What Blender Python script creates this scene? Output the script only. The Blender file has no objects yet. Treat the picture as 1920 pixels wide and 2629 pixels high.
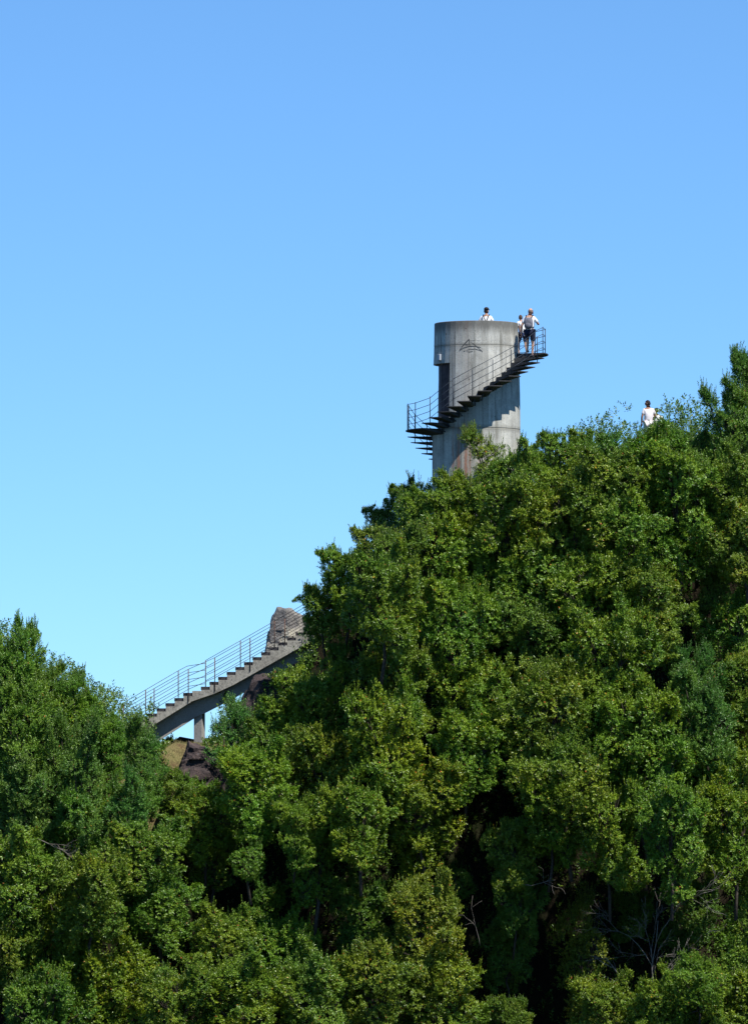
import bpy, bmesh, math, random
import numpy as np
from mathutils import Vector, Matrix, noise
random.seed(7)
rng = np.random.default_rng(11)
scene = bpy.context.scene
R = math.radians
C = scene.collection

# ------------------------------------------------------------------ camera, sky, sun, exposure
F = 14400.0; CX = 960.0; CY = 1314.5; PITCH = R(2.54)
cam_d = bpy.data.cameras.new('camera'); cam = bpy.data.objects.new('camera', cam_d); C.objects.link(cam)
cam_d.sensor_fit = 'HORIZONTAL'; cam_d.sensor_width = 36.0; cam_d.lens = 36.0 * F / 1920.0
cam_d.clip_start = 1.0; cam_d.clip_end = 20000
cam.location = (0, 0, 0); cam.rotation_euler = (math.pi/2 + PITCH, 0, 0)
scene.camera = cam
AZ, EL = R(-47), R(57)
SUNV = Vector((math.cos(AZ)*math.cos(EL), math.sin(AZ)*math.cos(EL), math.sin(EL)))
w = bpy.data.worlds.new('World'); scene.world = w; w.use_nodes = True
nt = w.node_tree; bg = nt.nodes['Background']
sky = nt.nodes.new('ShaderNodeTexSky'); sky.sky_type = 'NISHITA'; sky.sun_disc = False
sky.sun_elevation = EL; sky.sun_rotation = R(137); sky.altitude = 0
sky.air_density = 0.5; sky.dust_density = 0.0; sky.ozone_density = 6.0
gm = nt.nodes.new('ShaderNodeGamma'); gm.inputs[1].default_value = 0.72
wb = nt.nodes.new('ShaderNodeVectorMath'); wb.operation = 'MULTIPLY'; wb.inputs[1].default_value = (1.05, 1.65, 2.12)   # the camera's cool white balance
nt.links.new(sky.outputs[0], gm.inputs[0]); nt.links.new(gm.outputs[0], wb.inputs[0]); nt.links.new(wb.outputs[0], bg.inputs[0])
bg.inputs[1].default_value = 0.10
sun_d = bpy.data.lights.new('sun', 'SUN'); sun = bpy.data.objects.new('sun', sun_d); C.objects.link(sun)
sun_d.energy = 5.0; sun_d.angle = R(0.5); sun_d.color = (1.0, 0.965, 0.91)
sun.rotation_euler = SUNV.to_track_quat('Z', 'Y').to_euler()
scene.view_settings.view_transform = 'Standard'; scene.view_settings.look = 'None'
scene.view_settings.gamma = 1; scene.view_settings.exposure = 0.4
scene.view_settings.use_curve_mapping = False
scene.cycles.max_bounces = 5; scene.cycles.diffuse_bounces = 3; scene.cycles.transmission_bounces = 3

def P(px, py, Y):
    """source photo pixel at distance Y -> place in the scene"""
    d = Vector(((px-CX)/F, 1.0, -(py-CY)/F))
    c, s = math.cos(PITCH), math.sin(PITCH)
    d = Vector((d.x, d.y*c - d.z*s, d.y*s + d.z*c))
    return d * (Y / d.y)
DS = 1920/1652.0
def PD(dx, dy, Y): return P(dx*DS, dy*DS, Y)

# ------------------------------------------------------------------ helpers
def tag(o, label=None, cat=None, group=None, kind=None):
    if label: o['label'] = label
    if cat: o['category'] = cat
    if group: o['group'] = group
    if kind: o['kind'] = kind
    return o
def empty(name, loc, rz=0, **k):
    o = bpy.data.objects.new(name, None); C.objects.link(o); o.location = loc
    o.rotation_euler = (0, 0, rz); o.empty_display_size = .3
    return tag(o, **k)
class MB:
    def __init__(s): s.v = []; s.f = []
    def poly(s, pts):
        n = len(s.v); s.v += [tuple(p) for p in pts]; s.f.append(tuple(range(n, n+len(pts))))
    def box(s, c, d, rz=0):
        n = len(s.v); cr, sr = math.cos(rz), math.sin(rz)
        for z in (-.5, .5):
            for x, y in ((-.5,-.5),(.5,-.5),(.5,.5),(-.5,.5)):
                X, Y = x*d[0], y*d[1]
                s.v.append((c[0]+X*cr-Y*sr, c[1]+X*sr+Y*cr, c[2]+z*d[2]))
        for f in ((3,2,1,0),(4,5,6,7),(0,1,5,4),(1,2,6,5),(2,3,7,6),(3,0,4,7)): s.f.append(tuple(n+i for i in f))
    def prism(s, pts, y0, y1):
        """outline in x,z extruded along y"""
        n = len(s.v); m = len(pts)
        s.v += [(p[0], y0, p[1]) for p in pts] + [(p[0], y1, p[1]) for p in pts]
        s.f.append(tuple(range(n, n+m))); s.f.append(tuple(range(n+2*m-1, n+m-1, -1)))
        for i in range(m):
            j = (i+1) % m; s.f.append((n+i, n+m+i, n+m+j, n+j))
    def tube(s, pts, rad, seg=6, caps=True):
        pts = [Vector(p) for p in pts]
        if not hasattr(rad, '__len__'): rad = [rad]*len(pts)
        n0 = len(s.v); up = Vector((0.13, 0.21, 1)).normalized()
        for i, p in enumerate(pts):
            t = (pts[min(i+1, len(pts)-1)] - pts[max(i-1, 0)]).normalized()
            a = t.cross(up)
            if a.length < .05: a = t.cross(Vector((1, 0, 0)))
            a.normalize(); b = t.cross(a)
            for k in range(seg):
                th = 2*math.pi*k/seg
                s.v.append(tuple(p + (a*math.cos(th) + b*math.sin(th))*rad[i]))
        for i in range(len(pts)-1):
            for k in range(seg):
                k2 = (k+1) % seg; q = n0+i*seg
                s.f.append((q+k, q+k2, q+seg+k2, q+seg+k))
        if caps:
            s.f.append(tuple(n0+k for k in range(seg-1, -1, -1)))
            s.f.append(tuple(n0+(len(pts)-1)*seg+k for k in range(seg)))
    def ell(s, c, r, nu=14, nv=9, fn=None):
        n0 = len(s.v)
        for j in range(nv+1):
            ph = math.pi*j/nv
            for i in range(nu):
                th = 2*math.pi*i/nu
                d = Vector((math.sin(ph)*math.cos(th), math.sin(ph)*math.sin(th), math.cos(ph)))
                q = Vector((d.x*r[0], d.y*r[1], d.z*r[2]))
                if fn: q = fn(d, q)
                s.v.append(tuple(Vector(c)+q))
        for j in range(nv):
            for i in range(nu):
                i2 = (i+1) % nu
                s.f.append((n0+j*nu+i, n0+(j+1)*nu+i, n0+(j+1)*nu+i2, n0+j*nu+i2))
    def mesh(s, name, m, smooth=False):
        me = bpy.data.meshes.new(name); me.from_pydata(s.v, [], s.f); me.validate()
        if m: me.materials.append(m)
        if smooth: me.polygons.foreach_set('use_smooth', [True]*len(me.polygons))
        return me
    def build(s, name, m, parent=None, smooth=False, bevel=0):
        o = bpy.data.objects.new(name, s.mesh(name, m, smooth)); C.objects.link(o); o.parent = parent
        bm = bmesh.new(); bm.from_mesh(o.data); bmesh.ops.recalc_face_normals(bm, faces=bm.faces)
        if bevel: bmesh.ops.bevel(bm, geom=list(bm.edges), offset=bevel, segments=1, affect='EDGES')
        bm.to_mesh(o.data); bm.free()
        return o

# ------------------------------------------------------------------ materials
def new_mat(name, rough=.8, spec=.3):
    m = bpy.data.materials.new(name); m.use_nodes = True
    b = m.node_tree.nodes['Principled BSDF']; b.inputs['Roughness'].default_value = rough
    b.inputs['Specular IOR Level'].default_value = spec
    return m, m.node_tree, b
def N(t, ty, **k):
    n = t.nodes.new(ty)
    for a, v in k.items():
        if a.startswith('i_'):
            key = a[2:]; n.inputs[int(key) if key.isdigit() else key.replace('_', ' ')].default_value = v
        else: setattr(n, a, v)
    return n
def ramp(t, stops, interp='LINEAR'):
    n = t.nodes.new('ShaderNodeValToRGB'); n.color_ramp.interpolation = interp
    e = n.color_ramp.elements
    while len(e) < len(stops): e.new(.5)
    for x, (p, c) in zip(e, stops): x.position = p; x.color = (*c, 1) if len(c) == 3 else c
    return n
def mixc(t, a, b, fac, mode='MIX'):
    n = N(t, 'ShaderNodeMix', data_type='RGBA', blend_type=mode)
    for s_, v in ((0, fac), (6, a), (7, b)):
        if hasattr(v, 'is_output') or hasattr(v, 'links'): t.links.new(v, n.inputs[s_])
        else: n.inputs[s_].default_value = v if s_ == 0 else (*v, 1)
    return n.outputs[2]
def mth(t, op, a, b=None, c=None):
    n = N(t, 'ShaderNodeMath', operation=op)
    for i, v in enumerate((a, b, c)):
        if v is None: continue
        if hasattr(v, 'links'): t.links.new(v, n.inputs[i])
        else: n.inputs[i].default_value = v
    return n.outputs[0]
def simple(name, col, rough=.8, var=.25, scale=6, bump=0, spec=.3):
    m, t, b = new_mat(name, rough, spec)
    tc = N(t, 'ShaderNodeTexCoord'); nz = N(t, 'ShaderNodeTexNoise', i_Scale=scale, i_Detail=6)
    t.links.new(tc.outputs['Object'], nz.inputs['Vector'])
    r = ramp(t, [(.3, [c*(1-var) for c in col]), (.7, [min(1, c*(1+var)) for c in col])])
    t.links.new(nz.outputs[0], r.inputs[0]); t.links.new(r.outputs[0], b.inputs['Base Color'])
    if bump:
        bp = N(t, 'ShaderNodeBump', i_Strength=bump, i_Distance=.02); t.links.new(nz.outputs[0], bp.inputs['Height'])
        t.links.new(bp.outputs[0], b.inputs['Normal'])
    return m

def concrete_tower():
    m, t, b = new_mat('board_marked_concrete', .9, .2)
    tc = N(t, 'ShaderNodeTexCoord'); sep = N(t, 'ShaderNodeSeparateXYZ'); t.links.new(tc.outputs['Object'], sep.inputs[0])
    x, y, z = sep.outputs
    ang = mth(t, 'DIVIDE', mth(t, 'ADD', mth(t, 'ARCTAN2', y, x), R(129)+2*math.pi), R(9))
    cell = mth(t, 'FLOOR', ang); fr = mth(t, 'FRACT', ang)
    zc = mth(t, 'FLOOR', mth(t, 'MULTIPLY', mth(t, 'ADD', z, .86), .334))
    cv = N(t, 'ShaderNodeCombineXYZ'); t.links.new(cell, cv.inputs[0]); t.links.new(zc, cv.inputs[1])
    wn = N(t, 'ShaderNodeTexWhiteNoise'); t.links.new(cv.outputs[0], wn.inputs[0])
    # mottling
    n1 = N(t, 'ShaderNodeTexNoise', i_Scale=2.2, i_Detail=9, i_Roughness=.65); t.links.new(tc.outputs['Object'], n1.inputs[0])
    n2 = N(t, 'ShaderNodeTexNoise', i_Scale=26, i_Detail=8, i_Roughness=.7); t.links.new(tc.outputs['Object'], n2.inputs[0])
    # vertical streaks : noise over angle, stretched down the wall
    sv = N(t, 'ShaderNodeCombineXYZ'); t.links.new(mth(t, 'MULTIPLY', ang, 1.9), sv.inputs[0]); t.links.new(mth(t, 'MULTIPLY', z, .35), sv.inputs[1])
    n3 = N(t, 'ShaderNodeTexNoise', i_Scale=1.0, i_Detail=6, i_Roughness=.6); t.links.new(sv.outputs[0], n3.inputs[0])
    base = ramp(t, [(.25, (.34, .335, .30)), (.5, (.48, .475, .425)), (.75, (.58, .58, .53))]); t.links.new(n1.outputs[0], base.inputs[0])
    c = base.outputs[0]
    st = ramp(t, [(.32, (.56, .55, .52)), (.47, (.97, .97, .97)), (.7, (1.14, 1.12, 1.08))]); t.links.new(n3.outputs[0], st.inputs[0])
    c = mixc(t, c, st.outputs[0], 1.0, 'MULTIPLY')
    sp = ramp(t, [(.36, (.5, .5, .5)), (.47, (1, 1, 1)), (.66, (1, 1, 1)), (.75, (1.18, 1.18, 1.18))]); t.links.new(n2.outputs[0], sp.inputs[0])
    c = mixc(t, c, sp.outputs[0], .95, 'MULTIPLY')
    bw = ramp(t, [(0, (.80, .80, .80)), (1, (1.12, 1.12, 1.12))]); t.links.new(wn.outputs[0], bw.inputs[0])
    c = mixc(t, c, bw.outputs[0], 1.0, 'MULTIPLY')
    # board joints
    jt = ramp(t, [(0, (.62, .62, .62)), (.05, (1, 1, 1)), (.96, (1, 1, 1)), (1, (.7, .7, .7))]); t.links.new(fr, jt.inputs[0])
    c = mixc(t, c, jt.outputs[0], .85, 'MULTIPLY')
    tv = N(t, 'ShaderNodeTexVoronoi', i_Scale=1.7, i_Randomness=.55); t.links.new(tc.outputs['Object'], tv.inputs['Vector'])
    tr_ = ramp(t, [(.035, (.35, .34, .33)), (.06, (1, 1, 1))]); t.links.new(tv.outputs['Distance'], tr_.inputs[0]); c = mixc(t, c, tr_.outputs[0], 1.0, 'MULTIPLY')
    # black weathering running down from the rim
    top = mth(t, 'ADD', mth(t, 'MULTIPLY', z, 1.55), mth(t, 'MULTIPLY', n3.outputs[0], 1.5))
    top = mth(t, 'ADD', top, mth(t, 'MULTIPLY', n2.outputs[0], .75))
    tr = ramp(t, [(.34, (0, 0, 0)), (.85, (1, 1, 1))]); t.links.new(top, tr.inputs[0])
    c = mixc(t, c, (.115, .112, .10), mth(t, 'MULTIPLY', tr.outputs[0], .82))
    # dark band along the pour joints
    for zz, hh in ((-.87, .10), (-3.87, .16)):
        d = mth(t, 'ABSOLUTE', mth(t, 'SUBTRACT', z, zz))
        d = mth(t, 'SUBTRACT', 1.0, mth(t, 'DIVIDE', d, hh)); d = mth(t, 'MULTIPLY', mth(t, 'MAXIMUM', d, 0), mth(t, 'MULTIPLY', n1.outputs[0], 1.2))
        c = mixc(t, c, (.16, .15, .12), d)
    # rust streaks below the stair brackets
    wob = N(t, 'ShaderNodeTexNoise', i_Scale=5.0, i_Detail=5); t.links.new(tc.outputs['Object'], wob.inputs[0])
    aw = mth(t, 'ADD', ang, mth(t, 'MULTIPLY', mth(t, 'SUBTRACT', wob.outputs[0], .5), .5))
    rf = None
    for c0, wd_, am_ in ((40.73, .19, .8), (41.60, .22, 1.0), (42.72, .25, .95), (43.3, .16, .5), (44.6, .14, .35)):
        q = mth(t, 'DIVIDE', mth(t, 'SUBTRACT', aw, c0), wd_)
        q = mth(t, 'MULTIPLY', mth(t, 'EXPONENT', mth(t, 'MULTIPLY', mth(t, 'MULTIPLY', q, q), -1.0)), am_)
        rf = q if rf is None else mth(t, 'MAXIMUM', rf, q)
    zr = ramp(t, [(.0, (1, 1, 1)), (.66, (1, 1, 1)), (1, (.12, .12, .12))]); t.links.new(mth(t, 'MULTIPLY', mth(t, 'ADD', z, 7.5), .25), zr.inputs[0])
    rn = ramp(t, [(.36, (.4, .4, .4)), (.54, (1, 1, 1))]); t.links.new(n2.outputs[0], rn.inputs[0])
    rf = mth(t, 'MULTIPLY', mth(t, 'MULTIPLY', rf, zr.outputs[0]), mth(t, 'MULTIPLY', rn.outputs[0], .85))
    rc = ramp(t, [(.35, (.30, .075, .03)), (.65, (.46, .17, .07))]); t.links.new(n2.outputs[0], rc.inputs[0])
    c = mixc(t, c, rc.outputs[0], rf)
    t.links.new(c, b.inputs['Base Color'])
    bp = N(t, 'ShaderNodeBump', i_Strength=.5, i_Distance=.012); t.links.new(mth(t, 'ADD', n2.outputs[0], mth(t, 'MULTIPLY', fr, .4)), bp.inputs['Height'])
    t.links.new(bp.outputs[0], b.inputs['Normal'])
    return m

def concrete_plain(name, lo, hi, dark=.5):
    m, t, b = new_mat(name, .92, .2)
    tc = N(t, 'ShaderNodeTexCoord')
    n1 = N(t, 'ShaderNodeTexNoise', i_Scale=1.6, i_Detail=9, i_Roughness=.7); n2 = N(t, 'ShaderNodeTexNoise', i_Scale=17, i_Detail=8, i_Roughness=.75)
    for n in (n1, n2): t.links.new(tc.outputs['Object'], n.inputs[0])
    r1 = ramp(t, [(.32, lo), (.66, hi)]); t.links.new(n1.outputs[0], r1.inputs[0])
    r2 = ramp(t, [(.38, (dark, dark, dark)), (.52, (1, 1, 1)), (.7, (1.2, 1.18, 1.12))]); t.links.new(n2.outputs[0], r2.inputs[0])
    c = mixc(t, r1.outputs[0], r2.outputs[0], 1.0, 'MULTIPLY'); t.links.new(c, b.inputs['Base Color'])
    bp = N(t, 'ShaderNodeBump', i_Strength=.6, i_Distance=.015); t.links.new(n2.outputs[0], bp.inputs['Height']); t.links.new(bp.outputs[0], b.inputs['Normal'])
    return m

def rock_mat(name, stops, sc=1.3, lichen=(.55, .53, .45), lthr=.66, bs=.9):
    m, t, b = new_mat(name, .95, .15)
    tc = N(t, 'ShaderNodeTexCoord')
    n1 = N(t, 'ShaderNodeTexNoise', i_Scale=sc, i_Detail=10, i_Roughness=.7, i_Distortion=.4)
    n2 = N(t, 'ShaderNodeTexNoise', i_Scale=sc*.55, i_Detail=5, i_Roughness=.6)
    n3 = N(t, 'ShaderNodeTexNoise', i_Scale=sc*14, i_Detail=8, i_Roughness=.75)
    vo = N(t, 'ShaderNodeTexVoronoi', i_Scale=sc*2.2, feature='DISTANCE_TO_EDGE')
    for n in (n1, n2, n3, vo): t.links.new(tc.outputs['Object'], n.inputs['Vector'])
    r1 = ramp(t, stops); t.links.new(n1.outputs[0], r1.inputs[0])
    lr = ramp(t, [(lthr-.05, (0, 0, 0)), (lthr+.03, (1, 1, 1))]); t.links.new(n2.outputs[0], lr.inputs[0])
    c = mixc(t, r1.outputs[0], lichen, lr.outputs[0])
    r3 = ramp(t, [(.36, (.45, .45, .45)), (.52, (1, 1, 1)), (.7, (1.25, 1.22, 1.15))]); t.links.new(n3.outputs[0], r3.inputs[0])
    c = mixc(t, c, r3.outputs[0], 1.0, 'MULTIPLY'); t.links.new(c, b.inputs['Base Color'])
    h = mth(t, 'ADD', n1.outputs[0], mth(t, 'MULTIPLY', n3.outputs[0], .4))
    bp = N(t, 'ShaderNodeBump', i_Strength=bs, i_Distance=.12); t.links.new(h, bp.inputs['Height']); t.links.new(bp.outputs[0], b.inputs['Normal'])
    return m

def leaf_mat(name, g0, g1, g2, warm=.012):
    """leaf colour from a random value stored on each leaf; the tree's own object colour tints it"""
    m, t, b = new_mat(name, .36, .32)
    at = N(t, 'ShaderNodeAttribute', attribute_name='leaf_tone'); oi = N(t, 'ShaderNodeObjectInfo')
    r = ramp(t, [(0, g0), (.45, g1), (1-warm*2.2, g2), (1-warm*1.6, (.30, .24, .03)), (1-warm, (.42, .20, .03)), (1, (.36, .10, .05))])
    t.links.new(at.outputs['Fac'], r.inputs[0])
    geo = N(t, 'ShaderNodeNewGeometry'); pn = N(t, 'ShaderNodeTexNoise', i_Scale=.55, i_Detail=4, i_Roughness=.6); t.links.new(geo.outputs['Position'], pn.inputs[0])
    pr_ = ramp(t, [(.33, (.72, .92, 1.0)), (.5, (1, 1.03, 1)), (.66, (1.28, 1.15, .85))]); t.links.new(pn.outputs[0], pr_.inputs[0])   # fresher and older growth by area
    c = mixc(t, r.outputs[0], pr_.outputs[0], 1.0, 'MULTIPLY')
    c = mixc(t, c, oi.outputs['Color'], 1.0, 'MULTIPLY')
    t.links.new(c, b.inputs['Base Color'])
    tr = N(t, 'ShaderNodeBsdfTranslucent'); mx = N(t, 'ShaderNodeMixShader', i_0=.13)
    c2 = mixc(t, c, (1.25, 1.35, .55), 1.0, 'MULTIPLY'); t.links.new(c2, tr.inputs[0])
    t.links.new(b.outputs[0], mx.inputs[1]); t.links.new(tr.outputs[0], mx.inputs[2])
    t.links.new(mx.outputs[0], t.nodes['Material Output'].inputs[0])
    return m

M = {}
M['tower'] = concrete_tower()
M['slab'] = concrete_plain('weathered_concrete', (.22, .205, .175), (.42, .40, .345), .45)
M['beam'] = concrete_plain('smooth_concrete', (.27, .255, .235), (.37, .355, .33), .8)
M['tread'] = concrete_plain('dark_stained_concrete', (.045, .045, .05), (.085, .083, .08), .7)
M['steptop'] = simple('dark_stone_tread', (.045, .042, .045), .9, .4, 9, .3)
M['steel'] = simple('dark_painted_steel', (.035, .045, .06), .55, .35, 20)
M['rustrail'] = simple('rusty_brown_steel', (.05, .04, .038), .75, .45, 14)
M['rustpost'] = simple('rusty_post_steel', (.10, .05, .035), .8, .5, 10)
M['door'] = simple('rusted_dark_sheet_metal', (.07, .045, .045), .7, .5, 3.5, .4)
M['paint'] = simple('black_spray_paint', (.06, .06, .06), .7, .3, 30)
M['white'] = simple('white_painted_metal', (.42, .45, .48), .5, .05)
M['rock'] = rock_mat('grey_brown_rock', [(.3, (.09, .085, .082)), (.46, (.19, .18, .172)), (.6, (.27, .255, .235)), (.78, (.37, .32, .25))], 1.2, (.5, .47, .38), .60)
M['redrock'] = rock_mat('dark_reddish_rock', [(.3, (.03, .025, .028)), (.5, (.075, .058, .056)), (.65, (.15, .105, .09)), (.85, (.26, .2, .17))], 2.4, (.33, .31, .29), .70)
M['bark'] = simple('grey_brown_bark', (.06, .048, .036), .9, .4, 12, .6)
M['deadwood'] = simple('pale_grey_dead_wood', (.20, .175, .15), .85, .25, 12)
M['leafA'] = leaf_mat('glossy_green_leaves', (.048, .110, .012), (.128, .220, .022), (.245, .330, .036), .016)
M['leafB'] = leaf_mat('narrow_green_leaves', (.048, .120, .022), (.112, .225, .034), (.195, .32, .055), .006)
M['skin'] = simple('skin', (.50, .29, .20), .6, .08); M['skin_tan'] = simple('tanned_skin', (.36, .19, .12), .6, .08)
M['shirt'] = simple('white_cotton', (.80, .80, .80), .9, .04, 5); M['pinkshirt'] = simple('pale_pink_cotton', (.80, .74, .74), .9, .05, 5)
M['navy'] = simple('dark_navy_cloth', (.018, .022, .045), .9, .3); M['hair_dark'] = simple('black_brown_hair', (.018, .013, .012), .7, .4, 40)
M['hair_brown'] = simple('brown_hair', (.09, .055, .035), .7, .4, 40); M['stubble'] = simple('grey_shaved_hair', (.17, .12, .10), .8, .25, 40)
M['pack'] = simple('grey_backpack_cloth', (.15, .15, .175), .85, .25, 9); M['strap'] = simple('black_webbing', (.015, .015, .02), .8, .2)
M['shoe'] = simple('dark_shoe', (.03, .03, .035), .7, .3); M['sock'] = simple('white_sock', (.7, .7, .7), .9, .05)
def flower_cloth():
    m, t, b = new_mat('patterned_navy_cloth', .9, .1); tc = N(t, 'ShaderNodeTexCoord')
    v = N(t, 'ShaderNodeTexVoronoi', i_Scale=13.0); t.links.new(tc.outputs['Object'], v.inputs['Vector'])
    r = ramp(t, [(.22, (.45, .5, .6)), (.3, (.02, .03, .07))]); t.links.new(v.outputs[0], r.inputs[0]); t.links.new(r.outputs[0], b.inputs['Base Color']); return m
M['floral'] = flower_cloth()
KNOLL = tuple(PD(405, 1670, 196))
def ground_mat():
    m, t, b = new_mat('dry_grass_and_soil', 1, .05); tc = N(t, 'ShaderNodeTexCoord')
    n1 = N(t, 'ShaderNodeTexNoise', i_Scale=1.1, i_Detail=10, i_Roughness=.7); n2 = N(t, 'ShaderNodeTexNoise', i_Scale=14, i_Detail=8, i_Roughness=.8)
    for n in (n1, n2): t.links.new(tc.outputs['Object'], n.inputs[0])
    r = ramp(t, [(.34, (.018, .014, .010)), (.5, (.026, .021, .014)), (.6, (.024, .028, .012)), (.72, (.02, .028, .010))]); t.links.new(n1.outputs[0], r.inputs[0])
    # the open knoll in the saddle carries dry grass instead of leaf litter
    g2 = ramp(t, [(.36, (.16, .11, .06)), (.5, (.22, .19, .085)), (.65, (.16, .17, .06))]); t.links.new(n1.outputs[0], g2.inputs[0])
    vd = N(t, 'ShaderNodeVectorMath', operation='DISTANCE'); vd.inputs[1].default_value = KNOLL; t.links.new(tc.outputs['Object'], vd.inputs[0])
    km = ramp(t, [(.0, (1, 1, 1)), (.8, (1, 1, 1)), (1, (0, 0, 0))]); t.links.new(mth(t, 'DIVIDE', vd.outputs['Value'], 4.2), km.inputs[0])
    gc = mixc(t, r.outputs[0], g2.outputs[0], km.outputs[0])
    r2 = ramp(t, [(.35, (.5, .5, .5)), (.65, (1.3, 1.3, 1.2))]); t.links.new(n2.outputs[0], r2.inputs[0])
    t.links.new(mixc(t, gc, r2.outputs[0], 1.0, 'MULTIPLY'), b.inputs['Base Color'])
    bp = N(t, 'ShaderNodeBump', i_Strength=.8, i_Distance=.1); t.links.new(n2.outputs[0], bp.inputs['Height']); t.links.new(bp.outputs[0], b.inputs['Normal'])
    return m
M['ground'] = ground_mat()

# ------------------------------------------------------------------ hillside and valley: one sheet to the horizon
def canopyY(dy): # distance of the canopy front for a photo row (1652-px-wide photo)
    return float(np.interp(dy, [700, 1000, 1300, 1600, 1900, 2262, 2500], [203, 199.5, 196.6, 194.6, 193.0, 191.4, 190.4]))
RX = [-60, -22, -13.3, -9.5, -7.6, -6.5, -5.0, -3.0, 0, 2.5, 6.5, 9.6, 13.3, 22, 60]
def ridge_px(dx): return float(np.interp(dx, [-400, 0, 120, 240, 350, 390, 470, 560, 640, 720, 830, 950, 1150, 1400, 1652, 2100],
                                             [1400, 1480, 1570, 1630, 1665, 1642, 1652, 1640, 1570, 1400, 1260, 1190, 1110, 990, 965, 900]))
HOLLOW = [((570-826)/62, 195.5, 2.6, 3.6), ((1480-826)/62, 194.6, 3.6, 4.0), ((1120-826)/62, 195.2, 2.0, 3.4), ((800-826)/62, 198.6, 2.0, 1.5), ((1560-826)/62, 199.5, 1.5, 1.8), ((740-826)/62, 198.4, 1.6, 1.8), ((1590-826)/62, 196.8, 1.5, 1.5)]
def terrain_z(x, y):
    dx = x/200*12390+826
    rz = PD(826, ridge_px(dx), 201).z
    # face of the hill under the canopy, with hollows cut back into it
    for hx, hy, hr, hd in HOLLOW: 
        q = ((x-hx)/hr)**2 + ((y-hy)/(hr*.9))**2
        if q < 6: y -= hd*math.exp(-q)
    rows = np.array([700, 1000, 1300, 1600, 1900, 2262, 2700])
    yy = np.array([203, 199.5, 196.6, 194.6, 193.0, 191.4, 189.8]) + 2.5
    zz = np.array([PD(826, r, 200).z for r in rows]) - 1.2
    fz = float(np.interp(y, yy[::-1], zz[::-1]))
    if y < yy[-1]:
        q = yy[-1]-y; fz = zz[-1] - q*.7 if q < 20 else zz[-1]-14
        if y < 60: fz = fz + (-1.7-fz)*min(1, (60-y)/50)
    z = min(rz, fz)
    if abs(rz-fz) < 1.2: z = min(rz, fz) - .25*(1.2-abs(rz-fz))
    if y > 207: z = min(z, rz - (y-207)*.75)
    fl = max(0, abs(x)-45)
    z -= fl*.25 if y > 60 else 0
    z = max(z, -36) if y > 60 else z
    if 150 < y < 230 and abs(x) < 40:
        z += .35*noise.noise(Vector((x*.6, y*.6, 0))) + .12*noise.noise(Vector((x*2.2, y*2.2, 3)))
    return z
gx = np.concatenate([np.array([-9000, -3000, -1000, -400, -200, -100, -60, -40]), np.arange(-30, 30.1, .5), np.array([40, 60, 100, 200, 400, 1000, 3000, 9000])])
gy = np.concatenate([np.array([-3000, -800, -200, -50, -10, 5, 20, 40, 60, 90, 120, 150, 165]), np.arange(172, 216.1, .4), np.array([222, 230, 245, 270, 320, 450, 900, 2500, 9000, 18000])])
mb = MB()
for y in gy:
    for x in gx: mb.v.append((float(x), float(y), terrain_z(float(x), float(y))))
nx = len(gx)
for j in range(len(gy)-1):
    for i in range(nx-1): mb.f.append((j*nx+i, j*nx+i+1, (j+1)*nx+i+1, (j+1)*nx+i))
hill = bpy.data.objects.new('hillside', mb.mesh('hillside', M['ground'], True)); C.objects.link(hill); tag(hill, kind='structure')

# ------------------------------------------------------------------ lookout tower
TY = 202.0
T0 = P(1222.5, 830.3, TY)            # centre of the rim
tower = empty('lookout_tower', (T0.x, TY, T0.z), label='round grey concrete lookout tower wrapped by a spiral stair, above the trees', cat='tower')
RO = 2.55
def Rw(z): return float(np.interp(z, [-12, -3.9, -2.0, -1.1, 0], [1.615, 1.59, 1.572, 1.53, 1.512]))
def cyl(r, a, z): return (r*math.cos(a), r*math.sin(a), z)
A0 = R(-129); DA = R(9); NF = 40
levels = [0, -.015, -.30, -.855, -.87, -.885, -1.1, -1.5, -2.6, -3.84, -3.86, -3.88, -5.5, -8, -12.5]
def rl(z):
    r = Rw(z)
    if abs(z+.87) < .005: r -= .012
    if abs(z+3.86) < .005: r -= .016
    if z == 0: r -= .015
    return r
mb = MB()
def in_door(k): return (k % NF) >= NF-9          # boards from -129 back to -210 degrees
def in_gate(k): return 17 <= (k % NF) < 21
for k in range(NF):
    a, b_ = A0+k*DA, A0+(k+1)*DA
    for z1, z0 in zip(levels[:-1], levels[1:]):
        if in_door(k) and z1 <= -1.5+1e-6 and z0 >= -3.84-1e-6: continue
        if in_gate(k) and z0 >= -1.1-1e-6: continue
        mb.poly([cyl(rl(z1), a, z1), cyl(rl(z0), a, z0), cyl(rl(z0), b_, z0), cyl(rl(z1), b_, z1)])
    ri = 1.352
    if not in_gate(k):
        mb.poly([cyl(rl(0), a, 0), cyl(rl(0), b_, 0), cyl(ri, b_, 0), cyl(ri, a, 0)])
        mb.poly([cyl(ri, a, 0), cyl(ri, b_, 0), cyl(ri, b_, -1.1), cyl(ri, a, -1.1)])
    if in_door(k):
        mb.poly([cyl(rl(-1.5), a, -1.5), cyl(rl(-1.5), b_, -1.5), cyl(ri, b_, -1.5), cyl(ri, a, -1.5)])
        mb.poly([cyl(rl(-3.84), a, -3.84), cyl(rl(-3.84), b_, -3.84), cyl(ri, b_, -3.84), cyl(ri, a, -3.84)])
for k, zt, zb in ((NF-9, -1.5, -3.84), (NF, -1.5, -3.84), (17, 0, -1.1), (21, 0, -1.1)):
    a = A0+k*DA
    zs = [z for z in levels if zb-1e-6 <= z <= zt+1e-6]
    mb.poly([cyl(rl(z), a, z) for z in zs] + [cyl(1.352, a, zs[-1]), cyl(1.352, a, zs[0])])
mb.build('wall', M['tower'], tower)
mb = MB(); n = 40
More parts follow.
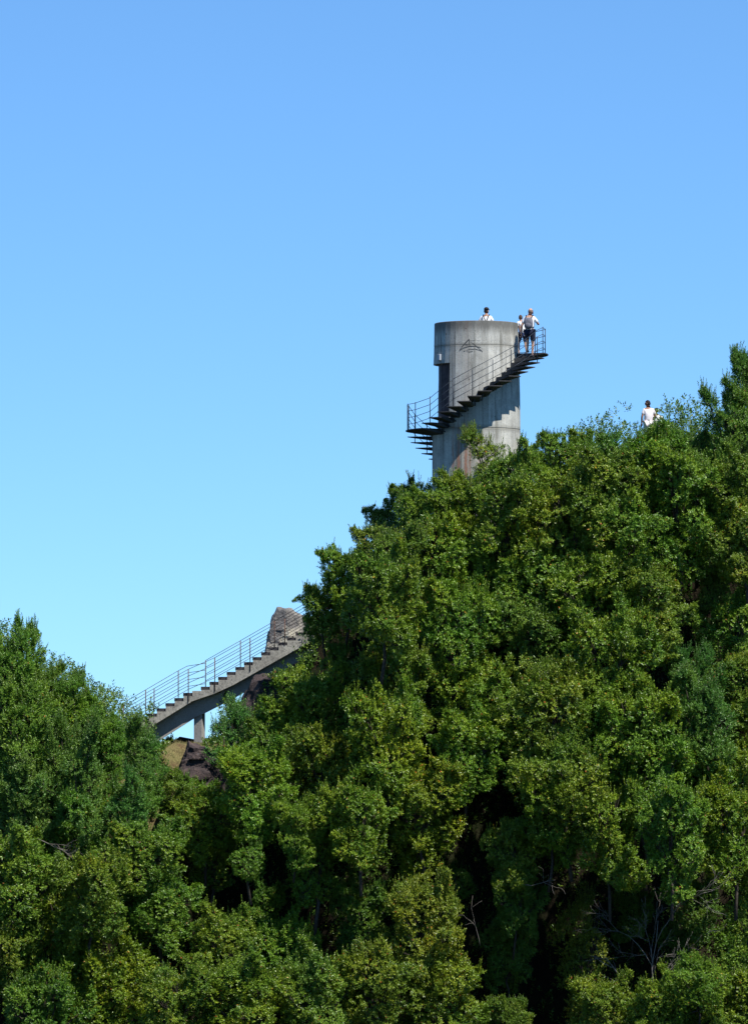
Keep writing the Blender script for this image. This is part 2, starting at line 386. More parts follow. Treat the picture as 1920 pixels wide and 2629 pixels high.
ring = [cyl(1.351, A0+k*DA, -1.1) for k in range(n)]; mb.poly(ring)
mb.poly([cyl(1.351, A0+k*DA, -1.25) for k in range(n)][::-1])
mb.build('platform_floor', M['slab'], tower)
# panels of the door recess
for k in range(NF-9, NF, 3):
    mb = MB()
    for q in range(3):
        a = A0+(k+q)*DA+(R(.4) if q == 0 else 0); b_ = A0+(k+q+1)*DA-(R(.4) if q == 2 else 0)
        mb.poly([cyl(1.362, a, -1.503), cyl(1.362, a, -3.837), cyl(1.362, b_, -3.837), cyl(1.362, b_, -1.503)])
    mb.build('door_panel', M['door'], tower)
# white box near the recess
mb = MB(); a = R(-149); c = cyl(1.55, a, -1.28); mb.box(c, (.12, .17, .22), a); mb.build('fixture_box', M['white'], tower, bevel=.008)

def sector(mb, a0, a1, zt, ti, to, r0, r1, n=3):
    top_i = [cyl(r0, a0+(a1-a0)*i/n, zt) for i in range(n+1)]; top_o = [cyl(r1, a0+(a1-a0)*i/n, zt) for i in range(n+1)]
    bi = [(p[0], p[1], zt-ti) for p in top_i]; bo = [(p[0], p[1], zt-to) for p in top_o]
    for i in range(n):
        mb.poly([top_i[i], top_o[i], top_o[i+1], top_i[i+1]]); mb.poly([bi[i], bi[i+1], bo[i+1], bo[i]])
        mb.poly([top_o[i], bo[i], bo[i+1], top_o[i+1]]); mb.poly([top_i[i], top_i[i+1], bi[i+1], bi[i]])
    mb.poly([top_i[0], bi[0], bo[0], top_o[0]]); mb.poly([top_i[n], top_o[n], bo[n], bi[n]])
RISE = 2.75/15; STEP = R(120/14)
ZL, ZU = -3.87, -1.12
def stair_line(a):
    """height of the walking line at angle a (radians, -215..+60 degrees and beyond, lower flight)"""
    d = math.degrees(a)
    if d > -20: return ZU
    if d >= -140: return ZL + (d+140)/120*2.75
    if d >= -195: return ZL
    return ZL - (-195-d)/math.degrees(STEP)*RISE
for k in range(1, 15):
    mb = MB(); a = R(-140)+STEP*(k-1); z = ZL+RISE*k
    sector(mb, a-R(1.2), a+STEP+R(1.6), z, .17, .028, Rw(z)-.01, RO+.01*math.sin(k*3.3), 3)
    tr_o = mb.build('tread', M['tread'], tower)
    mb = MB(); am = a+STEP*.5
    mb.tube([cyl(Rw(z)-.01, am, z-.30), cyl(Rw(z)+.55, am, z-.10)], .022, 5); mb.build('bracket', M['steel'], tr_o, True)
for k in range(1, 19):
    mb = MB(); a = R(-195)-STEP*(k-1); z = ZL-RISE*k
    sector(mb, a-STEP-R(1.2), a+R(1.2), z, .17, .028, Rw(z)-.01, RO, 3)
    mb.build('tread', M['tread'], tower)
mb = MB(); sector(mb, R(-195), R(-140), ZL, .20, .035, 1.56, RO, 12); mb.build('landing', M['tread'], tower)
mb = MB(); sector(mb, R(-21), R(60), ZU, .20, .035, 1.50, RO+.05, 14); mb.build('landing', M['tread'], tower)
# railings
RR = RO-.05
def post(a, z0, h=.95, r=.017):
    mb = MB(); mb.tube([cyl(RR, a, z0-.03), cyl(RR, a, z0+h)], r, 6)
    mb.build('railing_post', M['steel'], tower, True)
pa = [-132.5, -110.5, -94.2, -77.5, -61, -45, -30]
for d in pa:
    k = math.floor((d+140)/math.degrees(STEP))+1; post(R(d), ZL+RISE*k, .93)
for d in (-18, 4, 30, 58): post(R(d), ZU, .95)
for d in (-152, -172, -187, -193): post(R(d), ZL, .95)
for d in (-208, -225, -242, -259, -276): post(R(d), stair_line(R(d))-.1, 1.05)
# handrails as straight bars between the posts
def rail_run(degs, zs, h, r=.0105):
    mb = MB()
    pts = [cyl(RR, R(d), z+h) for d, z in zip(degs, zs)]
    for p, q in zip(pts[:-1], pts[1:]): mb.tube([p, q], r, 5)
    mb.build('handrail', M['steel'], tower, True)
up = [(-152, ZL), (-132.5, ZL+.14)] + [(d, stair_line(R(d))+.10) for d in pa[1:]] + [(-18, ZU), (4, ZU), (30, ZU), (58, ZU)]
mid = [(-193, ZL), (-187, ZL), (-172, ZL), (-152, ZL)]
low = [(-193, ZL), (-208, stair_line(R(-208))-.0), (-225, stair_line(R(-225))), (-242, stair_line(R(-242))), (-259, stair_line(R(-259))), (-276, stair_line(R(-276)))]
for h in (.92, .68, .44, .20):
    rail_run([u[0] for u in mid+up[1:]], [u[1] for u in mid+up[1:]], h)
    rail_run([u[0] for u in low], [u[1] for u in low], h)
mb = MB()
for h in (.92, .68, .44, .20): mb.tube([cyl(RR, R(58), ZU+h), cyl(1.6, R(58), ZU+h)], .0105, 5)
mb.build('end_rail', M['steel'], tower, True)
# graffiti strokes following the wall
def wp(x, y):
    c = max(-.99, min(.99, (x-815)/264.0/1.52)); ph = -math.acos(c)
    z = (258-y)/264.0 - .077*1.52*abs(math.sin(ph))
    return ph, z
strokes = [([(648,518),(668,488),(700,446),(740,405),(743,440),(747,472)], .022), ([(652,512),(690,455),(738,412),(742,424)], .02), ([(742,414),(770,421),(798,414)], .009), ([(812,419),(848,421)], .006),
           ([(650,515),(690,487),(745,473),(800,474),(852,486)], .018), ([(752,428),(785,452),(822,485),(868,526)], .014), ([(712,518),(724,508),(752,502),(800,499),(828,508),(868,526)], .014),
           ([(716,521),(738,528),(768,522),(775,516)], .013), ([(688,522),(702,516)], .02), ([(700,460),(720,462),(735,455)], .012)]
for pts, wd in strokes:
    mb = MB()
    fine = []
    for (x0, y0), (x1, y1) in zip(pts[:-1], pts[1:]):
        m_ = max(2, int(math.hypot(x1-x0, y1-y0)/8))
        fine += [(x0+(x1-x0)*i/m_, y0+(y1-y0)*i/m_) for i in range(m_)]
    fine.append(pts[-1]); L = []
    for i, (x, y) in enumerate(fine):
        x2, y2 = fine[min(i+1, len(fine)-1)]; x1, y1 = fine[max(i-1, 0)]
        tx, ty = x2-x1, y2-y1; l = math.hypot(tx, ty) or 1; nxx, nyy = -ty/l, tx/l
        hw = wd*264*.68*(1-.5*abs(2*i/len(fine)-1))
        row = []
        for s_ in (-1, 1):
            ph, z = wp(x+nxx*hw*s_, y+nyy*hw*s_)
            ph = -math.acos(max(-.99, min(.99, (x+nxx*hw*s_-815)/264.0/1.52)))
            row.append(cyl(Rw(z)+.004, ph, z))
        L.append(row)
    for r0, r1 in zip(L[:-1], L[1:]): mb.poly([r0[0], r0[1], r1[1], r1[0]])
    mb.build('graffiti_stroke', M['paint'], tower)

# ------------------------------------------------------------------ concrete staircase bridging the saddle
SY = 201.6
sx0 = P(300, 1540, SY)
SK = F/SY*3.177                                 # crop px per metre
stair = empty('concrete_staircase', (P(500, 1900, SY).x, SY, PD(430, 1640, SY).z), label='grey concrete staircase bridging the saddle on one pillar, with thin railings on both sides', cat='staircase')
OX, OZ = stair.location.x, stair.location.z
def S(x, y):
    p = P(300+x/3.177, 1540+y/3.177, SY); return (p.x-OX, p.z-OZ)
HALF = .62
fl2 = [(692+70*i, 712-40.2*i) for i in range(15)]
fl1 = [(548-72*j, 762+42*j) for j in range(9)]
# stepped slab outline (top is the underside of the dark treads)
top = []
for x, y in sorted(fl1): top += [S(x, y+26+(0 if top else 0)), S(x+72, y+26)]
top += [S(620, 746), S(692, 746)]
for x, y in fl2: top += [S(x, y+26), S(x+70, y+26)]
bot = [S(1672+70, 300), S(1340, 480), S(950, 700), S(800, 768), S(620, 830), S(370, 985), S(-28, 1231)]
bot[0] = S(1742, 254)
def dedupe(pl):
    o = []
    for p in pl:
        if not o or abs(p[0]-o[-1][0])+abs(p[1]-o[-1][1]) > .004: o.append(p)
    return o
# slab as one strip of columns so that the concave outline stays clean
def strip(mb, xs, topf, botf, y0, y1):
    for xa, xb in zip(xs[:-1], xs[1:]):
        ta, tb, ba, bb = topf(xa, xb, 0), topf(xa, xb, 1), botf(xa), botf(xb)
        mb.prism([(xa, ba), (xb, bb), (xb, tb), (xa, ta)], y0, y1)
bp = sorted(bot)
bx = [p[0] for p in bp]; bz = [p[1] for p in bp]
steps = sorted([(S(x, y+26)[0], S(x+72, y+26)[0], S(x, y+26)[1]) for x, y in fl1] + [(S(620, 746)[0], S(692, 746)[0], S(620, 746)[1])] + [(S(x, y+26)[0], S(x+70, y+26)[0], S(x, y+26)[1]) for x, y in fl2])
bm = bmesh.new()
prev = None
for xa, xb, zt in steps:
    ring = []
    xs = [xa] + [x for x in bx if xa+.01 < x < xb-.01] + [xb]
    lowp = [(x, float(np.interp(x, bx, bz))) for x in xs]
    for yv in (-HALF, HALF):
        ring.append([bm.verts.new((x, yv, z)) for x, z in lowp] + [bm.verts.new((xb, yv, zt)), bm.verts.new((xa, yv, zt))])
    m_ = len(ring[0])
    bm.faces.new(ring[0]); bm.faces.new(ring[1][::-1])
    for i in range(m_):
        j = (i+1) % m_
        a_, b2 = ring[0][i].co, ring[0][j].co
        if abs(a_.x-b2.x) < 1e-4 and (abs(a_.x-xb) < 1e-4): pass
        bm.faces.new((ring[0][i], ring[1][i], ring[1][j], ring[0][j]))
bmesh.ops.remove_doubles(bm, verts=bm.verts, dist=.002); bmesh.ops.recalc_face_normals(bm, faces=bm.faces)
me = bpy.data.meshes.new('stair_slab'); bm.to_mesh(me); bm.free(); me.materials.append(M['slab'])
o = bpy.data.objects.new('stair_slab', me); C.objects.link(o); o.parent = stair
def step_obj(x, y, wpx, j):
    mb = MB(); a = S(x-3, y+26); b2 = S(x+wpx+1, y)
    yo = .01*math.sin(j*2.1)
    mb.box(((a[0]+b2[0])/2, yo, (a[1]+b2[1])/2+.002), (b2[0]-a[0], 2*HALF-.10, b2[1]-a[1]))
    mb.build('step', M['steptop'], stair, bevel=.006)
for j, (x, y) in enumerate(fl1): step_obj(x, y, 72, j)
for j, (x, y) in enumerate(fl2): step_obj(x, y, 70, j+20)
# beam under the slab, set back from its edge
bl = [S(-28, 1372), S(390, 1122), S(640, 962), S(710, 930), S(960, 802), S(1370, 568), S(1742, 352)]
mb = MB(); xs = sorted(set([p[0] for p in bl] + [x for x in bx]))
lx, lz = [p[0] for p in bl], [p[1] for p in bl]
pts = [(x, float(np.interp(x, lx, lz))) for x in xs] + [(x, float(np.interp(x, bx, bz))-.003) for x in xs[::-1]]
mb.prism(pts, -HALF+.38, HALF-.38); mb.build('beam', M['beam'], stair)
# pillar
mb = MB(); c1 = S(674, 930); zb = -1.6
mb.box((c1[0], 0, (zb+c1[1]+.05)/2), (.31, .34, c1[1]+.05-zb), R(-18)); mb.build('pillar', M['beam'], stair, bevel=.01)
# railings: near side bolted to the slab, far side standing on the treads
def stair_rail(posts, yv, hs, base, pts_extra):
    for (x, yt, yb) in posts:
        a, b2 = S(x, yt), S(x, yb); mb = MB(); mb.tube([(a[0], yv, a[1]), (b2[0], yv, b2[1])], .019, 6); mb.build('railing_post', M['rustpost'], stair, True)
    for dh in hs:
        mb = MB(); pp = [S(x, y) for x, y in pts_extra]
        for p, q in zip(pp[:-1], pp[1:]): mb.tube([(p[0], yv, p[1]-dh), (q[0], yv, q[1]-dh)], .0105, 5)
        mb.build('handrail', M['rustrail'], stair, True)
near = [(310, 727, 910), (588, 570, 838), (803, 476, 748), (1090, 317, 585), (1372, 158, 370), (1650, -2, 210), (60, 868, 1080)]
stair_rail(near, -HALF-.02, (0, .245, .49, .72), 0, [(-60, 940), (310, 727), (588, 570), (803, 476), (1090, 317), (1372, 158), (1740, -52)])
far = [(230, 735, 940), (497, 578, 798), (720, 493, 712), (1005, 332, 548), (1283, 172, 390), (1560, 12, 230)]
stair_rail(far, HALF-.08, (0, .245, .49, .735), 0, [(-60, 905), (497, 578), (570, 540), (720, 517), (722, 493), (1005, 332), (1283, 172), (1740, -90)])

# ------------------------------------------------------------------ rocks
def rock(name, loc, planes, m, sub=5, rough=.08, rz=0, seed=0, label='', noise_sc=1.6, ledge=0):
    bm = bmesh.new(); bmesh.ops.create_icosphere(bm, subdivisions=sub, radius=1)
    pl = [(Vector(n_).normalized(), d_) for n_, d_ in planes]
    for v in bm.verts:
        d = v.co.normalized(); r = 9
        for n_, k_ in pl:
            q = d.dot(n_)
            if q > 1e-3: r = min(r, k_/q)
        p = d*r; s_ = Vector((seed*3.1, 0, 0))
        nn = noise.noise(p*noise_sc+s_)*1.3 + .6*noise.noise(p*noise_sc*2.7+s_) + .35*abs(noise.noise(p*noise_sc*6+s_))
        cellv = noise.cell(p*noise_sc*1.9+s_)*.8
        v.co = p + d*rough*(nn+cellv)
    me = bpy.data.meshes.new(name); bm.to_mesh(me); bm.free(); me.materials.append(m)
    o = bpy.data.objects.new(name, me); C.objects.link(o); o.location = loc; o.rotation_euler = (0, 0, rz)
    return tag(o, label, 'rock')
pr = P(724, 1650, 203.6)
rock('rock_pinnacle', pr, [((-.98,-.05,.2), .53), ((1,-.1,.2), 1.35), ((-.89,-.1,.46), .69), ((.14,-.1,1), 1.19), ((.5,-.1,.86), 1.15), ((-.3,-1,.15), .60), ((.5,-1,.25), .75), ((0,1,0), .9), ((.3,0,-1), 3.0), ((-1,.9,.2), .9), ((0,-.6,-1), 2.8)],
     M['rock'], 6, .035, seed=1, noise_sc=2.6, label='tall grey brown rock pinnacle behind the upper end of the concrete staircase')
pr = P(655, 1800, 199.5)
rock('rock', pr, [((-1,-.1,.45), .36), ((1,0,0), 1.6), ((0,-.2,1), .75), ((-.4,-1,.2), .5), ((.5,-1,.2), .6), ((0,1,0), .8), ((0,0,-1), 1.6), ((-.9,-.2,1), .62)],
     M['redrock'], 5, .08, seed=2, label='dark reddish rock leaning under the staircase beam, at the right end of the gap')
pr = P(500, 1950, 195.2)
rock('rock', pr, [((-1,-.1,.4), .36), ((1,-.1,.2), .40), ((.3,-.2,1), .36), ((-.3,-1,.35), .36), ((.5,-1,.1), .45), ((0,1,0), .8), ((0,0,-1), .8), ((-.7,-.3,.9), .48)],
     M['redrock'], 5, .10, seed=5, label='dark jagged boulder in the grassy gap below the staircase pillar')
pr = P(538, 1975, 195.3)
rock('rock', pr, [((-1,-.1,.3), .36), ((1,-.1,.3), .55), ((.1,-.2,1), .40), ((-.3,-1,.35), .30), ((.5,-1,.1), .35), ((0,1,0), .6), ((0,0,-1), .8)],
     M['redrock'], 5, .09, seed=8, label='low reddish brown rock right of the jagged boulder, half under leaves')

# ------------------------------------------------------------------ foliage
def nrm(a): return a/np.maximum(1e-9, np.linalg.norm(a, axis=-1, keepdims=True))
def leaves_from_sprigs(base, axis, length, nleaf, L, W, spread, g, droop=.15):
    """arrays of leaf quads (base, left, tip, right), folded along the midrib"""
    n = len(base); idx = np.repeat(np.arange(n), nleaf); k = np.tile(np.arange(nleaf), n)
    ax = axis[idx]
    ref = np.tile(np.array([[.31, .17, .93]]), (len(idx), 1)); u = nrm(np.cross(ax, ref)+1e-6); v = np.cross(ax, u)
    th = k*2.39996 + np.repeat(g.random(n)*6.28, nleaf) + g.normal(0, .25, len(idx))
    rad = u*np.cos(th)[:, None]+v*np.sin(th)[:, None]
    t = (k+.5)/nleaf
    inc = np.radians(spread*(1.15-.75*t)+g.normal(0, 9, len(idx)))
    d = ax*np.cos(inc)[:, None]+rad*np.sin(inc)[:, None]; d[:, 2] -= droop*g.random(len(idx)); d = nrm(d)
    p0 = base[idx]+ax*(t*length[idx])[:, None]
    l = L*(.75+.5*g.random(len(idx)))*(1-.25*(t > .85)); wd = W*(.8+.4*g.random(len(idx)))
    side = nrm(np.cross(d, ax+1e-4)); nn = np.cross(side, d)
    tw = g.normal(0, .35, len(idx))[:, None]; side = nrm(side*np.cos(tw)+nn*np.sin(tw)); nn = np.cross(side, d)
    mid = p0+d*(l*.48)[:, None]
    Lf = mid+side*(wd*.5)[:, None]+nn*(wd*.16)[:, None]; Rt = mid-side*(wd*.5)[:, None]+nn*(wd*.16)[:, None]
    tip = p0+d*l[:, None]-nn*(l*.06)[:, None]
    return np.stack([p0, Lf, tip, Rt], 1)
def leaf_mesh(name, quads, mat, g, tone=None):
    n = len(quads); me = bpy.data.meshes.new(name)
    me.vertices.add(n*4); me.vertices.foreach_set('co', quads.reshape(-1).astype(np.float32))
    b0 = (np.arange(n)*4)[:, None]
    tri = np.concatenate([b0+0, b0+1, b0+2, b0+0, b0+2, b0+3], 1).reshape(-1)
    me.loops.add(n*6); me.loops.foreach_set('vertex_index', tri.astype(np.int32))
    me.polygons.add(n*2); me.polygons.foreach_set('loop_start', (np.arange(n*2)*3).astype(np.int32))
    at = me.attributes.new('leaf_tone', 'FLOAT', 'FACE')
    tn = g.random(n) if tone is None else tone
    at.data.foreach_set('value', np.repeat(tn, 2).astype(np.float32))
    me.update(); me.materials.append(mat)
    return me
def sphere_dirs(n, g): return nrm(g.normal(size=(n, 3)))
def crown_quads(g, rx, ry, rz, cz, nlobe, lobr, dens, L, W, style):
    """a crown made of ragged plumes that grow outwards and upwards from the fork"""
    ext = np.array([rx, ry, rz])
    d = sphere_dirs(nlobe*4, g); d = d[d[:, 2] > -.85][:nlobe]
    up = .45 if style == 'A' else .65
    a = d*ext; a[:, 2] += up*rz*.35
    ln = .52+.62*g.random(len(d))**1.3; ln[g.random(len(d)) < .12] *= 1.22
    tip = a*ln[:, None]; root = d*ext*.18+g.normal(0, .12, d.shape)*ext; root[:, 2] -= .25*rz
    w = lobr[0]+(lobr[1]-lobr[0])*g.random(len(d))**1.3
    low = d[:, 2] < -.2; tip[low, 2] -= .45*rz*g.random(low.sum())
    ks = max(6, nlobe//3); kd = sphere_dirs(ks, g); kd[:, 2] = 0; kd = nrm(kd)   # boughs hanging low round the stem
    d = np.vstack([d, kd]); w = np.append(w, (lobr[0]+(lobr[1]-lobr[0])*g.random(ks))*.95)
    root = np.vstack([root, kd*ext*.2+np.array([0, 0, -.35*rz])]); tip = np.vstack([tip, kd*ext*(.45+.35*g.random((ks, 1)))+np.array([0, 0, 1.])*(-rz*(.85+.75*g.random((ks, 1))))])
    bases, axes, cen, rad = [], [], [], []
    for i in range(len(d)):
        v = tip[i]-root[i]; l = np.linalg.norm(v); v = v/l
        bend = g.normal(0, .16*l, 3); cen.append([root[i]+v*l*t+bend*math.sin(math.pi*t) for t in (.35, .6, .82)]); rad.append([w[i]*.9, w[i], w[i]*.66])
    CE, RA = np.array(cen).reshape(-1, 3), np.array(rad).reshape(-1)
    for i in range(len(d)):
        v = tip[i]-root[i]; l = np.linalg.norm(v); v = v/l
        m = int(2*math.pi*w[i]*l*dens*.95); t = g.random(m)**.75*1.02
        u0 = nrm(np.cross(v, [.3, .2, .9])); u1 = np.cross(v, u0); th = g.random(m)*6.283
        ra = u0[None]*np.cos(th)[:, None]+u1[None]*np.sin(th)[:, None]
        prof = np.sin(np.pi*np.clip(t, 0, 1)**.8)**.7
        lump = 1+.22*np.sin(th*2+t*7+g.random()*6)+.16*np.sin(th*3-t*11+g.random()*6)+.12*np.sin(th*5+t*17)
        rr_ = w[i]*prof*lump*(.80+.24*g.random(m)); o_ = g.random(m) < .12; rr_[o_] += .16*g.random(o_.sum())
        cc = np.array(cen[i]); base = root[i]+v*l*t[:, None]
        base = base+(cc[1]-(root[i]+v*l*.6))*np.sin(np.pi*np.clip(t, 0, 1))[:, None]
        q = base+ra*rr_[:, None]
        nn = nrm(ra+v[None]*(1.6*(t-.45))[:, None])
        inside = np.zeros(m, bool)
        for j in range(len(CE)):
            if j//3 != i: inside |= np.linalg.norm(q-CE[j], axis=1) < RA[j]*.80
        keep = (~inside | (g.random(m) < .03)) & (nn[:, 2]*.6+.84 > g.random(m)) & (t > .12)
        bases.append(q[keep]); axes.append(nn[keep])
    c = np.array([x[2] for x in cen]); r = w*.7
    q = np.vstack(bases); dd = np.vstack(axes)
    upw = .55 if style == 'A' else .95
    ax = nrm(dd*.95+np.array([0, 0, upw])+g.normal(0, .27, q.shape))
    q[:, 2] += cz
    ln = np.full(len(q), .13)*(.7+.7*g.random(len(q)))
    if style == 'A': parts = [leaves_from_sprigs(q, ax, ln, 9, L, W, 74, g)]
    else: parts = [leaves_from_sprigs(q, ax, ln*1.6, 10, L, W, 56, g)]
    # long leader shoots standing out of the outline
    topm = np.where((q[:, 2]-cz > rz*.42) | (g.random(len(q)) < .02))[0]
    ns = 170 if style == 'A' else 380
    s = g.choice(topm, min(ns, len(topm)), replace=False)
    sa = nrm(ax[s]*.5+np.array([0, 0, 1.0])+g.normal(0, .16, (len(s), 3)))
    sl = (.18+.46*g.random(len(s))**1.6)*(1 if style == 'A' else 1.25)
    parts.append(leaves_from_sprigs(q[s], sa, sl, 20, L*.95, W*.85, 52, g))
    stems = (q[s], sa, sl)
    return np.vstack(parts), stems, c, r
def trunk_mb(g, h, cz, c, r, stems, thick=.075):
    mb = MB(); fork = cz*.45
    mb.tube([(.18, -.1, -.9), (.10, .06, fork*.3), (-.06, -.05, fork*.7), (0, .03, fork)], [thick, thick*.9, thick*.8, thick*.65], 7)
    for i in range(len(c)):
        e = Vector(c[i])+Vector((0, 0, cz)); b = Vector((0, .03, fork-.05)); m = b.lerp(e, .5)+Vector((0, 0, .15))+Vector(g.normal(0, .1, 3))
        mb.tube([b, m, e], [thick*.5, thick*.3, thick*.12], 5, False)
        for q in range(4):
            dd = Vector(sphere_dirs(1, g)[0]); dd.z = abs(dd.z); mb.tube([e-(e-m)*.3, e+dd*r[i]*.55, e+dd*r[i]*.98+Vector((0, 0, .05))], [.022, .013, .005], 3, False)
    return mb
VAR = {}
def make_variant(key, seed, rx, ry, rz, cz, nlobe, lobr, dens, L, W, style, mat):
    g = np.random.default_rng(seed)
    quads, stems, c, r = crown_quads(g, rx, ry, rz, cz, nlobe, lobr, dens, L, W, style)
    # tone: per-leaf random plus a slow variation through the crown, as shoots of one branch are alike
    ctr = quads.mean(1); slow = .5+.5*np.sin(ctr@np.array([1.9, 1.3, 2.3])+seed)*np.sin(ctr@np.array([-1.1, 2.1, 1.2])+2*seed)
    tone = np.clip(.62*g.random(len(ctr))+.33*slow, 0, .95); rare = g.random(len(ctr)) < .011; tone[rare] = .965+.035*g.random(rare.sum())
    me = leaf_mesh('crown', quads, mat, g, tone)
    tm = trunk_mb(g, 0, cz, c, r, stems)
    for a, d, l in zip(*stems): tm.tube([a, a+d*l], [.007, .003], 3, False)
    VAR[key] = (me, tm.mesh('trunk', M['bark'], True), cz, max(rx, rz))
    return len(quads)
tot = 0
for i in range(5): tot += make_variant('A%d' % i, 100+i, 1.75, 1.65, 1.6, 2.7, 28, (.26, .58), 70, .104, .045, 'A', M['leafA'])
for i in range(3): tot += make_variant('B%d' % i, 200+i, 1.5, 1.5, 1.85, 2.8, 26, (.22, .48), 74, .104, .038, 'B', M['leafB'])
for i in range(2): tot += make_variant('S%d' % i, 300+i, .85, .8, .9, 1.5, 8, (.28, .45), 75, .09, .036, 'A', M['leafA'])
for i in range(1): tot += make_variant('U%d' % i, 400+i, .65, .6, 1.0, 1.5, 8, (.22, .38), 80, .10, .032, 'B', M['leafB'])
make_variant('I0', 500, .42, .42, 2.0, 2.1, 20, (.20, .34), 85, .06, .035, 'A', M['leafA'])
TOT = tot
TREES = []
def tree(dx, dy, r, kind, label, tint=(1, 1, 1), off=0.0, name='tree', group='trees and shrubs covering the hillside', Y=None, cat='tree'):
    """crown centred on photo row/column dx, dy (1652-px-wide photo), radius r in those pixels"""
    k = kind + (str(len(TREES) % sum(1 for q in VAR if q[0] == kind)))
    me, tm, cz, rr = VAR[k]
    Yc = (canopyY(dy) if Y is None else Y) + off
    s = (r/62.0)/rr*1.09
    Yc += random.Random(int(dx*3+dy*5)).uniform(-1.7, 1.3) if Y is None else 0
    p = PD(dx, dy, Yc)
    g = random.Random(int(dx*7+dy*13))
    e = empty(name, (p.x, Yc, p.z-cz*s), g.random()*6.28, label=label, cat=cat, group=group)
    e.scale = (s*g.uniform(.9, 1.15), s*g.uniform(.9, 1.15), s*g.uniform(.92, 1.12))
    j = lambda: g.uniform(.92, 1.08)
    for nm, mm in (('trunk', tm), ('crown', me)):
        o = bpy.data.objects.new(nm, mm); C.objects.link(o); o.parent = e
        o.color = (tint[0]*j(), tint[1]*j(), tint[2]*j(), 1)
    TREES.append(e); return e
LG = (1.2, 1.12, .85); GR = (1.02, 1, .92); OL = (1.08, 1.0, .87); DK = (.82, .88, .92); YL = (1.17, 1.09, .82); BL = (.9, 1.0, 1.1); BR = (1.25, .92, .9)
